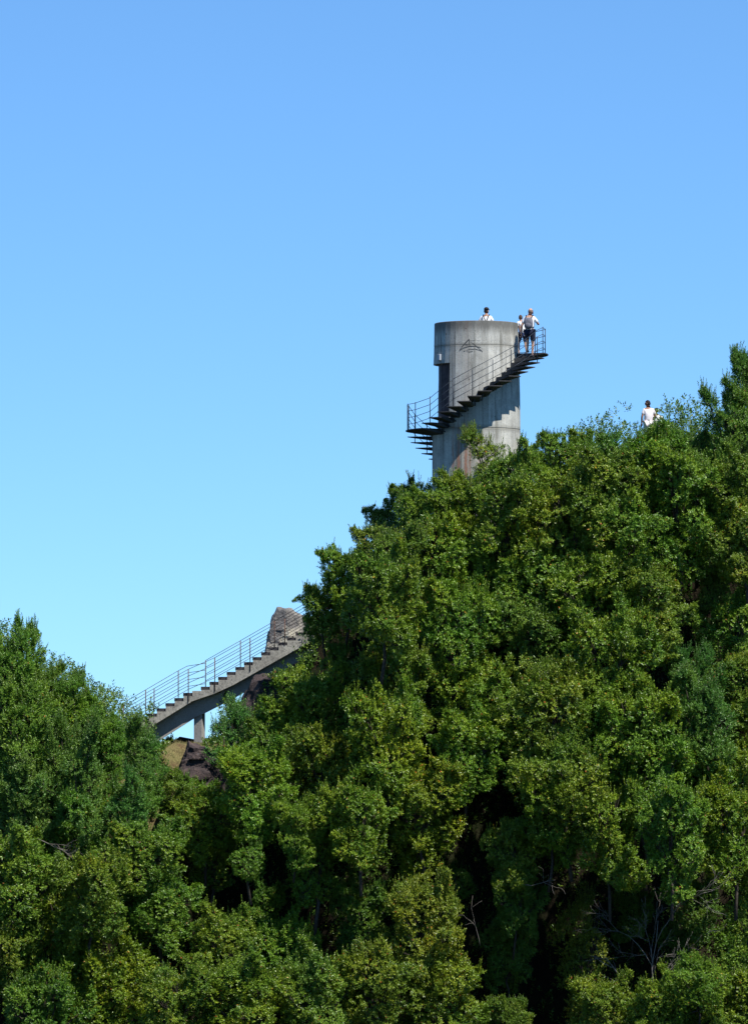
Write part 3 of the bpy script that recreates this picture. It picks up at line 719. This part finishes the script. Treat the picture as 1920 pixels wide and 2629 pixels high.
T_ = [
 # dx, dy, r, kind, tint, offset, label
 (1665, 880, 82, 'B', DK, 0, 'tall dark shrub at the right edge of the photo, highest point of the hillside'),
 (1622, 955, 78, 'B', GR, 0, 'leafy green tree just below and left of the tallest dark shrub on the right'),
 (1518, 1018, 60, 'B', GR, .5, 'shrub with loose upright shoots to the right of the two standing people'),
 (1440, 1030, 76, 'A', GR, 0, 'bushy green tree directly in front of the two people standing in the greenery'),
 (1352, 1012, 50, 'B', GR, .5, 'thin shrub with loose shoots left of the two standing people'),
 (1248, 1024, 78, 'A', OL, .5, 'round yellow green tree with a pointed top between tower and standing people'),
 (1155, 1078, 84, 'A', GR, 0, 'green tree covering the right foot of the tower'),
 (1330, 1075, 90, 'A', GR, -1, 'full green crown below the loose shoots left of the two people'),
 (1020, 1122, 78, 'A', OL, -.5, 'yellow green crown covering the left foot of the tower'),
 (1110, 1150, 92, 'A', GR, -1, 'broad green crown right below the foot of the tower'),
 (1255, 1170, 98, 'A', OL, -1, 'olive green crown below the round pointed tree beside the tower'),
 (1500, 1110, 95, 'A', OL, -.5, 'yellow flecked crown below the shoots right of the two people'),
 (1625, 1080, 80, 'A', OL, -.5, 'olive crown on the right edge below the tallest dark shrub'),
 (1400, 1190, 92, 'A', OL, -1, 'brownish green crown left of the upper right dark hollow'),
 (950, 1165, 72, 'A', OL, 0, 'yellow green tree in front of the shaded dark tree left of the tower'),
 (855, 1225, 72, 'A', GR, 0, 'green tree on the ridge below the shaded dark tree'),
 (772, 1282, 62, 'A', GR, .5, 'ridge shrub with ragged shoots halfway down towards the rock pinnacle'),
 (712, 1338, 52, 'A', GR, .5, 'green ragged shrub overhanging the right side of the rock pinnacle'),
 (985, 1260, 92, 'A', GR, -1, 'full green crown one tree down from the left foot of the tower'),
 (1150, 1290, 90, 'A', GR, -.2, 'green crown with a dark hollow on its left, straight below the tower'),
 (1300, 1320, 92, 'A', OL, -.5, 'orange flecked crown in the middle of the upper right slope'),
 (1435, 1315, 84, 'A', GR, -1.8, 'green crown at the left side of the upper right dark hollow'),
 (1645, 1210, 62, 'A', GR, 0, 'yellow green crown cut by the right edge beside the dark hollow'),
 (1630, 1370, 78, 'A', GR, 0, 'green crown at the right edge below the upper right dark hollow'),
 (850, 1328, 86, 'A', GR, -2.2, 'full green crown right of the rock pinnacle, above the long shaded hollow'),
 (1000, 1390, 95, 'A', GR, -1, 'bright green crown at the right end of the long shaded hollow'),
 (1180, 1420, 95, 'A', DK, -.6, 'dull green crown at the centre of the right slope'),
 (1345, 1455, 98, 'A', OL, -1, 'brown tinged crown in the middle of the right slope'),
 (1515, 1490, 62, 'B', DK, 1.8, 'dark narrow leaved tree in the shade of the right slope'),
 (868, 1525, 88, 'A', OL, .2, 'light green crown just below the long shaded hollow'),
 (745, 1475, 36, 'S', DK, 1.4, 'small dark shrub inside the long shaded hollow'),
 (700, 1560, 80, 'A', GR, 0, 'green tree right of the upper end of the staircase beam'),
 (1040, 1530, 95, 'A', GR, -1, 'mid green crown in the centre of the hillside'),
 (1210, 1570, 96, 'A', OL, -1, 'olive crown in the middle of the hillside below the dull green one'),
 (1390, 1600, 95, 'A', GR, -1, 'green crown left of the right hand shaded hollow'),
 (1560, 1600, 85, 'B', DK, .3, 'blue green tree in the right hand shaded hollow'),
 (1655, 1500, 62, 'A', GR, 0, 'green crown cut by the right edge above the shaded hollow'),
 (615, 1600, 72, 'A', GR, 0, 'bush with upright shoots in front of the dark reddish rock under the beam'),
 (500, 1640, 50, 'U', BL, 0, 'small upright bush standing in the gap below the staircase beam'),
 (860, 1640, 92, 'A', YL, -.6, 'yellow green crown left of centre on the middle slope'),
 (720, 1700, 92, 'A', OL, -1, 'yellow green crown on the middle slope below the staircase end'),
 (570, 1715, 82, 'A', YL, -.8, 'yellowish crown right of the rocks in the grassy gap'),
 (1035, 1650, 78, 'A', OL, -.2, 'olive crown beside the central dark hollow'),
 (1250, 1720, 98, 'A', OL, -1.2, 'brownish olive crown on the right middle slope'),
 (1420, 1740, 96, 'A', OL, -1, 'orange flecked crown on the right middle slope'),
 (1590, 1720, 90, 'A', GR, -.8, 'green crown near the right edge on the middle slope'),
 (930, 1770, 92, 'A', YL, -1.2, 'pale yellow green crown left of the central dark hollow'),
 (790, 1795, 80, 'A', OL, -2.0, 'olive crown above the large black hollow'),
 (448, 1790, 76, 'A', YL, -1, 'bright yellow green crown just below the grassy gap and the boulder'),
 (1220, 1790, 78, 'A', YL, -2.6, 'bright yellow green crown jutting out right of the central dark hollow'),
 (1340, 1838, 82, 'A', OL, -2.6, 'yellow green crown above the ivy covered trunk'),
 (1480, 1832, 84, 'A', GR, -2.6, 'green crown above the dead bare shrub'),
 (1620, 1832, 84, 'A', YL, -2.4, 'yellowish crown at the right edge above the big dark hollow'),
 (1650, 2010, 48, 'S', GR, -1, 'small green bush cut by the right edge beside the big dark hollow'),
 (22, 1520, 88, 'B', LG, 0, 'tall shrub with upright shoots in the left corner against the sky'),
 (105, 1562, 70, 'B', LG, 0, 'upright shrub second from the left edge against the sky'),
 (170, 1610, 72, 'B', LG, 0, 'pointed shrub left of the foot of the staircase railing, against the sky'),
 (240, 1655, 60, 'B', LG, 0, 'shrub at the lower end of the staircase railing'),
 (316, 1655, 34, 'U', GR, -.3, 'slender pointed bush in front of the lowest visible steps'),
 (322, 1728, 60, 'B', GR, -.5, 'dark leafy tree hiding the foot of the staircase'),
 (40, 1640, 92, 'B', LG, -1, 'mid green tree at the left edge below the tall corner shrub'),
 (165, 1720, 86, 'B', GR, -1, 'darker green tree on the left slope with a shaded side'),
 (275, 1800, 80, 'B', BL, -.8, 'grey green tree on the left slope below the staircase foot'),
 (60, 1780, 86, 'B', GR, -.8, 'dark green tree at the left edge beside the fallen grey branches'),
 (175, 1840, 76, 'A', OL, -1, 'olive brown crown on the left slope above the grey branches'),
 (325, 1895, 76, 'A', GR, -1, 'green crown left of the large black hollow'),
 (40, 1940, 92, 'A', OL, -1.5, 'olive green crown at the left edge on the lower slope'),
 (200, 1958, 86, 'A', OL, -1.6, 'olive crown on the lower left slope'),
 (350, 1985, 80, 'A', GR, -1.8, 'green crown below the left side of the large black hollow'),
 (130, 2080, 92, 'A', YL, -1.6, 'yellowish olive crown on the lower left slope'),
 (15, 2110, 70, 'A', GR, -1.4, 'green crown on the left edge near the bottom'),
 (490, 2092, 78, 'A', GR, -1.8, 'green crown just below the large black hollow'),
 (640, 2112, 80, 'A', GR, -1, 'green crown right of centre below the large black hollow'),
 (545, 1895, 34, 'S', DK, -.8, 'small bush hanging over the left of the large black hollow'),
 (700, 1905, 55, 'S', GR, -.5, 'small bush at the upper right rim of the large black hollow'),
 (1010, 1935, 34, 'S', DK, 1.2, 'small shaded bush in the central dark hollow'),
 (945, 2050, 85, 'A', BR, -1.5, 'brownish thinning shrub left of the lower dark hollow'),
 (800, 2020, 70, 'A', DK, -.3, 'dark green crown between the black hollow and the brownish shrub'),
 (90, 2215, 92, 'A', DK, -2, 'dark blue green crown in the bottom left corner'),
 (240, 2180, 82, 'A', YL, -1.4, 'yellow green crown near the bottom left, above a shaded strip'),
 (385, 2228, 82, 'A', GR, -2, 'green crown at the bottom edge left of centre'),
 (540, 2200, 88, 'A', OL, -2, 'olive crown at the bottom edge in the left half'),
 (690, 2210, 88, 'A', GR, -2, 'green crown at the bottom edge near the middle'),
 (830, 2160, 88, 'A', OL, -2, 'olive crown with bare twigs at the bottom near the middle'),
 (980, 2190, 92, 'A', YL, -2, 'yellow green crown at the bottom left of the ivy covered trunk'),
 (1120, 2250, 50, 'A', DK, 0, 'dark shaded crown at the bottom beside the ivy covered trunk'),
 (1340, 2230, 66, 'A', GR, -2, 'bright green bush under the dead bare shrub'),
 (1460, 2240, 70, 'A', OL, -2.2, 'yellow green bush at the bottom edge right of the dead bare shrub'),
 (1545, 2170, 62, 'A', GR, -1.8, 'pointed green bush below the big dark hollow'),
 (1640, 2215, 92, 'A', GR, -2, 'green crown in the bottom right corner'),
 (1132, 1882, 54, 'A', GR, -1.0, 'bright green bush below the central dark hollow, left of the jutting crown'),
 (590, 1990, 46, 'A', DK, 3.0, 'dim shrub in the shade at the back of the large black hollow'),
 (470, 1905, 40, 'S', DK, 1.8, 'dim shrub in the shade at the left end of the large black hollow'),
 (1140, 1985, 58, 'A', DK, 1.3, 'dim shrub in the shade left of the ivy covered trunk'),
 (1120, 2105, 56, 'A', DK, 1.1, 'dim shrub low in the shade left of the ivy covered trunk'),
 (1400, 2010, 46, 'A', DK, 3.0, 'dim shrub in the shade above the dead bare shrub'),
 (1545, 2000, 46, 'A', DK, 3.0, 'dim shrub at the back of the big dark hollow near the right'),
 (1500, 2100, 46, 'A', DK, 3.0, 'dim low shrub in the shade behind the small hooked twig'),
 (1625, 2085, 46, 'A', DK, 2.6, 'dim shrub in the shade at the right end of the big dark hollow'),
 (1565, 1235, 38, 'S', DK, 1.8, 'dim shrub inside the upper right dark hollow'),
 (1575, 1295, 40, 'A', DK, 1.8, 'dim shrub low in the upper right dark hollow'),
 (655, 1830, 50, 'A', OL, -1.4, 'small olive crown above the middle of the large black hollow'),
 (600, 1660, 60, 'A', GR, -.2, 'green bush below the dark reddish rock under the beam'),
 (398, 1748, 46, 'A', GR, -.6, 'small bright green bush just left below the boulder in the gap'),
 (1070, 1006, 37, 'S', OL, 0, 'small tree top standing out in front of the tower wall'),
]
for dx, dy, r, kind, tint, off, lab in T_: tree(dx, dy, r, kind, lab, tint, off)
tree(893, 1112, 50, 'A', 'dark blue shaded tree on the ridge left of the tower', DK, 0, Y=206.5)
tree(843, 1150, 38, 'A', 'low shaded bush at the left end of the dark trees beside the tower', DK, 0, Y=206)
tree(935, 1085, 42, 'S', 'shaded bush hard against the left foot of the tower', DK, 0, Y=206)
e = tree(1300, 2120, 125, 'I', 'tall narrow trunk wrapped in ivy at the left side of the dark hollow', BR, 1.2, name='ivy_covered_trunk')

# undergrowth: leafy litter over the whole slope, nobody could count it
g = np.random.default_rng(9); n = 62000
ux = g.uniform(-17, 17, n); uy = g.uniform(190, 206, n); uz = np.array([terrain_z(float(a), float(b)) for a, b in zip(ux, uy)])
dxs = ux/200*12390+826
keep = ~((dxs > 375) & (dxs < 455) & (uz > PD(400, 1730, 196).z) ); ux, uy, uz = ux[keep], uy[keep], uz[keep]
hh = 1.9*g.random(len(ux))**1.3*(.5+.5*np.sin(ux*1.7+np.sin(uy*1.3)*2)); base = np.stack([ux, uy, uz-.05+hh*(~((dxs[keep] > 340) & (dxs[keep] < 480)))], 1); ax = nrm(np.stack([g.normal(0, .5, len(ux)), g.normal(-.5, .5, len(ux)), np.ones(len(ux))], 1))
q = leaves_from_sprigs(base, ax, .12+.25*g.random(len(ux)), 8, .115, .05, 65, g)
o = bpy.data.objects.new('undergrowth', leaf_mesh('undergrowth', q, M['leafA'], g, g.random(len(q))*.6)); C.objects.link(o)
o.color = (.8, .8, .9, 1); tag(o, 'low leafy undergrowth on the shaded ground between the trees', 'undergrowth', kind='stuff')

# dry grass on the open knoll
n = 9000; kx = g.uniform(KNOLL[0]-1.8, KNOLL[0]+2.2, n); ky = g.uniform(KNOLL[1]-3.2, KNOLL[1]+5, n)
kz_ = np.array([terrain_z(float(a), float(b)) for a, b in zip(kx, ky)])
b_ = np.stack([kx, ky, kz_-.02], 1); d_ = nrm(np.stack([g.normal(.25, .4, n), g.normal(0, .4, n), np.ones(n)], 1)); l_ = (.05+.13*g.random(n))[:, None]
sd = nrm(np.cross(d_, g.normal(size=(n, 3))))*.006
gq = np.stack([b_-sd, b_+sd, b_+d_*l_, b_+d_*l_*.6-sd], 1)
M['grass'] = simple('dry_grass_blades', (.24, .21, .085), .9, .35, 3)
o = bpy.data.objects.new('dry_grass', leaf_mesh('dry_grass', gq, M['grass'], g)); C.objects.link(o); tag(o, 'short dry grass on the open knoll below the staircase', 'grass', kind='stuff')

# dead branches
def branchy(name, start, label, seed, h, spread, depth=4, r0=.022, lean=(0, 0, 1), cat='shrub', curve=.25, nb=3):
    g = random.Random(seed); mb = MB()
    def grow(p, d, l, r, k):
        pts = [p]; rad = [r]; q = p; dd = d.copy()
        for i in range(4):
            dd = (dd + Vector((g.gauss(0, curve), g.gauss(0, curve*.5), g.gauss(0, curve)))*.6).normalized(); q = q + dd*l/4; pts.append(q); rad.append(max(.004, r*(1-.16*(i+1))))
        mb.tube(pts, rad, 5 if k > 2 else 4)
        if k > 0:
            for i in range(nb + (1 if g.random() < .4 else 0)):
                t = g.choice(pts[1:]); n_ = (dd + Vector((g.gauss(0, spread), g.gauss(0, spread*.5), g.gauss(0, spread)))).normalized()
                grow(t, n_, l*g.uniform(.45, .75), max(.004, r*.6), k-1)
    grow(Vector((0, 0, 0)), Vector(lean).normalized(), h, r0, depth)
    o = mb.build(name, M['deadwood'], None, True); o.location = start
    return tag(o, label, cat)
YF = 190.4
branchy('dead_shrub', PD(1447, 2235, YF), 'pale leafless dead shrub standing against the big dark hollow', 4, 3.1, .50, 4, .024, (-.10, -.1, 1))
branchy('dead_branch', PD(1385, 2185, YF+.3), 'forked grey dead branch left of the dead bare shrub', 11, 1.6, .5, 2, .018, (-.35, -.1, .8), 'branch', .3, 2)
branchy('dead_branch', PD(1360, 2262, YF-.5), 'thick pale branch arching along the bottom edge', 21, 1.7, .3, 1, .03, (.9, -.1, .45), 'branch', .25, 1)
branchy('dead_branch', PD(1662, 1960, 191.6), 'bare curved grey branch reaching in from the right edge', 8, 1.5, .5, 1, .024, (-.5, -.1, .75), 'branch', .3, 2)
branchy('dead_branch', PD(1560, 2065, 191.6), 'small hooked pale twig alone in the big dark hollow', 33, .6, .7, 1, .014, (.5, 0, .2), 'branch', .5, 2)
branchy('dead_branch', PD(75, 1850, 191.6), 'grey bare branches tangled in the left slope', 14, 1.1, .5, 3, .018, (.9, -.1, -.25), 'branch', .3, 3)
branchy('dead_branch', PD(1060, 2090, 191.2), 'thin pale forked twig beside the brownish shrub', 17, .9, .6, 2, .012, (.2, 0, .9), 'branch', .35, 2)
branchy('dead_branch', PD(1160, 1955, 191.4), 'grey twig hanging below the jutting yellow green crown', 19, .9, .5, 2, .013, (.9, 0, .1), 'branch', .35, 2)
branchy('dead_branch', PD(850, 1150, 205.8), 'bare twig sticking out of the shaded tree into the sky', 23, .7, .4, 1, .008, (-.8, 0, .5), 'branch', .2, 2)

# ------------------------------------------------------------------ people
def skin_mesh(joints, edges, radii, sub=1):
    names = list(joints); me = bpy.data.meshes.new('tmp'); me.from_pydata([joints[n_] for n_ in names], [(names.index(a), names.index(b_)) for a, b_ in edges], [])
    o = bpy.data.objects.new('tmp', me); C.objects.link(o)
    md = o.modifiers.new('s', 'SKIN'); md.use_smooth_shade = True
    sv = me.skin_vertices[0].data
    for i, n_ in enumerate(names): sv[i].radius = radii[n_] if hasattr(radii[n_], '__len__') else (radii[n_], radii[n_])
    sv[0].use_root = True
    ms = o.modifiers.new('u', 'SUBSURF'); ms.levels = sub; ms.render_levels = sub
    dg = bpy.context.evaluated_depsgraph_get(); dg.update(); out = bpy.data.meshes.new_from_object(o.evaluated_get(dg))
    bpy.data.objects.remove(o); bpy.data.meshes.remove(me)
    return out
def person(loc, rz, H, label, J, skin, shirt, short, hair, shoe, hair_kind='short', extra=None, shirt_len=.0, head_turn=0, curl=(1, 1)):
    """local frame: +y is forward, x to the person's right, metres for a height of 1.75"""
    s = H/1.75; e = empty('person', loc, rz, label=label, cat='person'); e.scale = (s, s, s)
    D_ = dict(pel=(0, 0, .95), spine=(0, .0, 1.13), chest=(0, .01, 1.33), neck=(0, .0, 1.48), skull=(0, .02, 1.56),
              shR=(.165, 0, 1.395), elR=(.24, -.03, 1.14), wrR=(.26, .05, .90), shL=(-.165, 0, 1.395), elL=(-.24, -.03, 1.14), wrL=(-.26, .05, .90),
              hiR=(.10, 0, .90), knR=(.11, .02, .50), anR=(.11, -.02, .09), toR=(.12, .13, .035), hiL=(-.10, 0, .90), knL=(-.11, .02, .50), anL=(-.11, -.02, .09), toL=(-.12, .13, .035))
    D_.update(J)
    rad = dict(pel=(.155, .11), spine=(.135, .10), chest=(.155, .115), neck=.058, skull=.06, shR=.062, elR=.043, wrR=.028, shL=.062, elL=.043, wrL=.028,
               hiR=.088, knR=.056, anR=.036, toR=.035, hiL=.088, knL=.056, anL=.036, toL=.035)
    E = [('pel', 'spine'), ('spine', 'chest'), ('chest', 'neck'), ('neck', 'skull')]
    for q in 'RL': E += [('chest', 'sh'+q), ('sh'+q, 'el'+q), ('el'+q, 'wr'+q), ('pel', 'hi'+q), ('hi'+q, 'kn'+q), ('kn'+q, 'an'+q), ('an'+q, 'to'+q)]
    body = skin_mesh(D_, E, rad, 1)
    bm = bmesh.new(); bm.from_mesh(body)
    # head with nose, brow, chin and ears; hands with a palm, four fingers and a thumb
    mb = MB(); sk = Vector(D_['skull']); hc = sk+Vector((0, .02, .07)); hm = Matrix.Rotation(head_turn, 3, 'Z')
    def face(d, q):
        k = q.copy()
        if d.z < -.2: k.x *= 1-.28*(-d.z-.2); k.y *= 1-.1*(-d.z)
        if d.y > .75 and abs(d.x) < .28 and -.35 < d.z < .1: k.y += .022
        if d.y > .5 and .05 < d.z < .25 and .15 < abs(d.x) < .5: k.y -= .008
        return hm @ k
    mb.ell(hc, (.077, .098, .118), 20, 14, face)
    for sx in (-1, 1):
        mb.ell(hc+hm @ Vector((sx*.079, -.005, -.01)), (.012, .022, .032), 6, 5)
        mb.ell(hc+hm @ Vector((sx*.03, .083, .018)), (.012, .008, .008), 6, 4)
    mb.ell(hc+hm @ Vector((0, .088, -.055)), (.024, .008, .008), 6, 4)
    for q, sx in (('R', 1), ('L', -1)):
        wv = Vector(D_['wr'+q]); fd = (wv-Vector(D_['el'+q])).normalized(); sd = fd.cross(Vector((1, .2, .1))).normalized(); nd = fd.cross(sd)
        cc = curl[0 if q == 'R' else 1]
        mb.tube([wv-fd*.03, wv+fd*.02, wv+fd*.06, wv+fd*.085], [.026, .034, .038, .030], 8)
        for i, fl in enumerate((.062, .074, .070, .055)):
            b0 = wv+fd*.08+sd*(i-1.5)*.019; m1 = b0+fd*fl*.5+nd*.012*cc; m2 = m1+fd*fl*.3+nd*.022*cc; m3 = m2+fd*fl*.18+nd*.02*cc
            mb.tube([b0-fd*.015, m1, m2, m3], [.0095, .009, .008, .006], 5)
        b0 = wv+fd*.035-sd*.03; mb.tube([b0, b0-sd*.025+fd*.03+nd*.01, b0-sd*.03+fd*.06+nd*.02], [.012, .010, .007], 5)
    n0 = mb.mesh('h', None); bm.from_mesh(n0); bpy.data.meshes.remove(n0)
    bm.to_mesh(body); bm.free(); body.materials.clear(); body.materials.append(skin); body.polygons.foreach_set('use_smooth', [True]*len(body.polygons))
    o = bpy.data.objects.new('body', body); C.objects.link(o); o.parent = e; body.name = 'body'
    def garment(name, pts, edges, r_, mat, sub=1):
        me = skin_mesh(pts, edges, r_, sub); me.materials.clear(); me.materials.append(mat); me.name = name
        oo = bpy.data.objects.new(name, me); C.objects.link(oo); oo.parent = e; return oo
    L_ = lambda a, b_, t: tuple(Vector(D_[a]).lerp(Vector(D_[b_]), t))
    pelv = Vector(D_['pel'])
    garment('shirt', dict(hem=tuple(pelv+Vector((0, 0, -.03-shirt_len))), spine=D_['spine'], chest=L_('spine', 'chest', .85), neck=L_('chest', 'neck', .62), shR=D_['shR'], shL=D_['shL'], slR=L_('shR', 'elR', .72), slL=L_('shL', 'elL', .72)),
            [('hem', 'spine'), ('spine', 'chest'), ('chest', 'neck'), ('chest', 'shR'), ('chest', 'shL'), ('shR', 'slR'), ('shL', 'slL')],
            dict(hem=(.185, .14), spine=(.165, .135), chest=(.165, .135), neck=.066, shR=.070, shL=.070, slR=.072, slL=.072), shirt)
    if short: garment('shorts', dict(pel=D_['pel'], hiR=L_('pel', 'hiR', 1), hiL=L_('pel', 'hiL', 1), kR=L_('hiR', 'knR', .86), kL=L_('hiL', 'knL', .86)),
            [('pel', 'hiR'), ('pel', 'hiL'), ('hiR', 'kR'), ('hiL', 'kL')], dict(pel=(.178, .135), hiR=.115, hiL=.115, kR=.088, kL=.088), short)
    for q in 'RL':
        if shoe:
            mb = MB(); a, t = Vector(D_['an'+q]), Vector(D_['to'+q]); f = (t-a); f.z = 0; f.normalize()
            c = a+f*.06; c.z = min(a.z, t.z+.03)-.01
            yaw = math.atan2(f.y, f.x)-math.pi/2
            mb.ell(c, (.05, .145, .048), 10, 6, lambda d, k: Matrix.Rotation(yaw, 3, 'Z') @ Vector((k.x, k.y, max(k.z, -.03))))
            mb.build('shoe', shoe, e, True)
    mb = MB()
    def hairf(d, q):
        lim = -.55 if hair_kind == 'full' else -.35
        k = q.copy()
        if d.y > .25 and d.z < .45: k = k*.86           # bare face
        if d.z < lim: k = k*.86
        k += k.normalized()*(.008*noise.noise(d*6)) if k.length else k
        return hm @ k
    if hair_kind == 'bald':
        def hf(d, q):
            k = q.copy(); k = k*.88 if (d.z > .42 or d.y > .3 or d.z < -.5) else k
            return hm @ k
        mb.ell(hc, (.0805, .102, .121), 22, 16, hf)
    else: mb.ell(hc, (.083, .105, .125), 22, 16, hairf)
    mb.build('hair', hair, e, True)
    return e, D_
def TL(x, y, z): return (T0.x+x, TY+y, T0.z+z)
# man with the backpack climbing the last treads
kz = ZL+RISE*14
e, D_ = person(TL(1.90, -.86, kz), R(-12), 1.80, 'bald man in white shirt with grey backpack climbing the top steps', dict(
    hiR=(.10, 0, .90), knR=(.11, .03, .49), anR=(.10, -.03, .09), toR=(.11, .12, .035),
    hiL=(-.10, 0, .90), knL=(-.12, .30, .66), anL=(-.12, .20, .27), toL=(-.12, .36, .225),
    elR=(.31, .10, 1.16), wrR=(.20, .24, 1.33), elL=(-.27, -.06, 1.12), wrL=(-.29, .02, .88), chest=(0, .03, 1.33), skull=(.02, .06, 1.56)),
    M['skin'], M['shirt'], M['navy'], M['stubble'], M['shoe'], 'bald', shirt_len=.07, head_turn=R(-15), curl=(2, 1))
def backpack(e):
    mb = MB()
    mb.ell((0, -.22, 1.20), (.155, .095, .20), 16, 12, lambda d, q: Vector((math.copysign(abs(q.x/.155)**.6, q.x)*.155, q.y, math.copysign(abs(q.z/.20)**.7, q.z)*.20)))
    mb.ell((0, -.295, 1.12), (.12, .04, .10), 12, 8)
    o = mb.build('backpack', M['pack'], e, True)
    m2 = MB()
    for sx in (-1, 1):
        m2.tube([(sx*.10, -.17, 1.36), (sx*.11, -.10, 1.47), (sx*.115, .02, 1.50), (sx*.125, .15, 1.40), (sx*.13, .155, 1.20), (sx*.15, 0, 1.08), (sx*.13, -.17, 1.06)], .017, 5)
    o2 = m2.build('strap', M['strap'], e, True)
backpack(e)
mb = MB(); mb.box((.085, .15, 1.61), (.025, .075, .13), 0); pobj = mb.build('phone', M['strap'], None, bevel=.004)
mw = Matrix.Translation(Vector(TL(1.90, -.86, kz))) @ Matrix.Rotation(R(-12), 4, 'Z') @ Matrix.Scale(1.80/1.75, 4)
pobj.data.transform(Matrix.Identity(4)); pobj.matrix_world = mw; tag(pobj, 'black phone held up beside the bald man\'s head', 'phone')
# boy ahead of him on the landing
person(TL(1.69, .72, ZU), R(18), 1.50, 'boy in white t-shirt and patterned shorts on the top landing beside the backpack man', dict(
    chest=(-.03, .04, 1.33), neck=(-.05, .05, 1.48), skull=(-.06, .07, 1.56), shR=(.13, .03, 1.42), shL=(-.19, .03, 1.42),
    elL=(-.27, .0, 1.15), wrL=(-.27, .12, .93), elR=(.21, -.02, 1.14), wrR=(.23, .08, .92), spine=(-.01, .01, 1.13),
    knL=(-.10, .22, .55), anL=(-.10, .16, .13), toL=(-.10, .31, .07), knR=(.12, -.02, .49), anR=(.13, -.16, .11), toR=(.13, -.02, .035)),
    M['skin'], M['shirt'], M['floral'], M['hair_brown'], M['shoe'], 'full', shirt_len=.03)
# person on the platform
e, D_ = person(TL(.37, .35, -1.1), R(-6), 1.70, 'person in white shirt with black crossed shoulder straps standing inside the tower top', dict(
    elL=(-.30, .02, 1.17), wrL=(-.20, .20, 1.10), elR=(.28, .03, 1.15), wrR=(.18, .22, 1.10)),
    M['skin_tan'], M['shirt'], M['navy'], M['hair_dark'], M['shoe'], 'full', head_turn=R(-40))
mb = MB()
for sx in (-1, 1):
    mb.tube([(sx*.10, .13, 1.40), (sx*.11, .04, 1.50), (sx*.108, -.09, 1.475), (sx*.075, -.162, 1.38), (sx*.03, -.172, 1.27), (0, -.165, 1.20)], .019, 5)
mb.tube([(0, -.165, 1.21), (0, -.16, 1.02)], .019, 5)
mb.build('strap', M['strap'], e, True)
mb = MB(); mb.ell((0, .035, 1.70), (.098, .115, .085), 16, 8, lambda d, q: Vector((q.x, q.y, max(q.z, -.01))))
mb.ell((.075, .10, 1.685), (.06, .05, .012), 10, 4); mb.build('cap', M['hair_dark'], e, True)
# two people standing in the greenery on the right
pD = P(1665, 1151, 203.5)
person(pD, R(10), 1.76, 'dark haired man in pale t-shirt standing in the greenery, looking left', dict(
    skull=(-.02, .03, 1.56), elL=(-.25, -.02, 1.13), wrL=(-.24, .08, .90), elR=(.26, .05, 1.16), wrR=(.12, .20, 1.05)),
    M['skin_tan'], M['pinkshirt'], M['pinkshirt'], M['hair_dark'], M['shoe'], 'full', head_turn=R(55), shirt_len=.05)
pE = P(1684, 1152, 204.3)
person(pE, R(-5), 1.50, 'shorter person in white top with hand on hip, behind the dark haired man', dict(
    elR=(.40, -.06, 1.13), wrR=(.17, .03, .98)),
    M['skin_tan'], M['shirt'], M['shirt'], M['hair_dark'], M['shoe'], 'full', shirt_len=.05)
# flat rock they stand on, behind the leaves
rock('rock', (P(1672, 1160, 204).x, 204.2, pE.z-.45), [((-1,0,.2), .9), ((1,0,.2), 1.0), ((0,0,1), .44), ((0,-1,.3), 1.1), ((0,1,.3), 1.0), ((0,0,-1), 1.2)], M['rock'], 4, .015, seed=12, label='flat topped rock under the two standing people, hidden by leaves')

print('TRIS', sum(sum(len(p.vertices)-2 for p in m.polygons) for m in bpy.data.meshes if m.users), 'LEAVES', TOT)
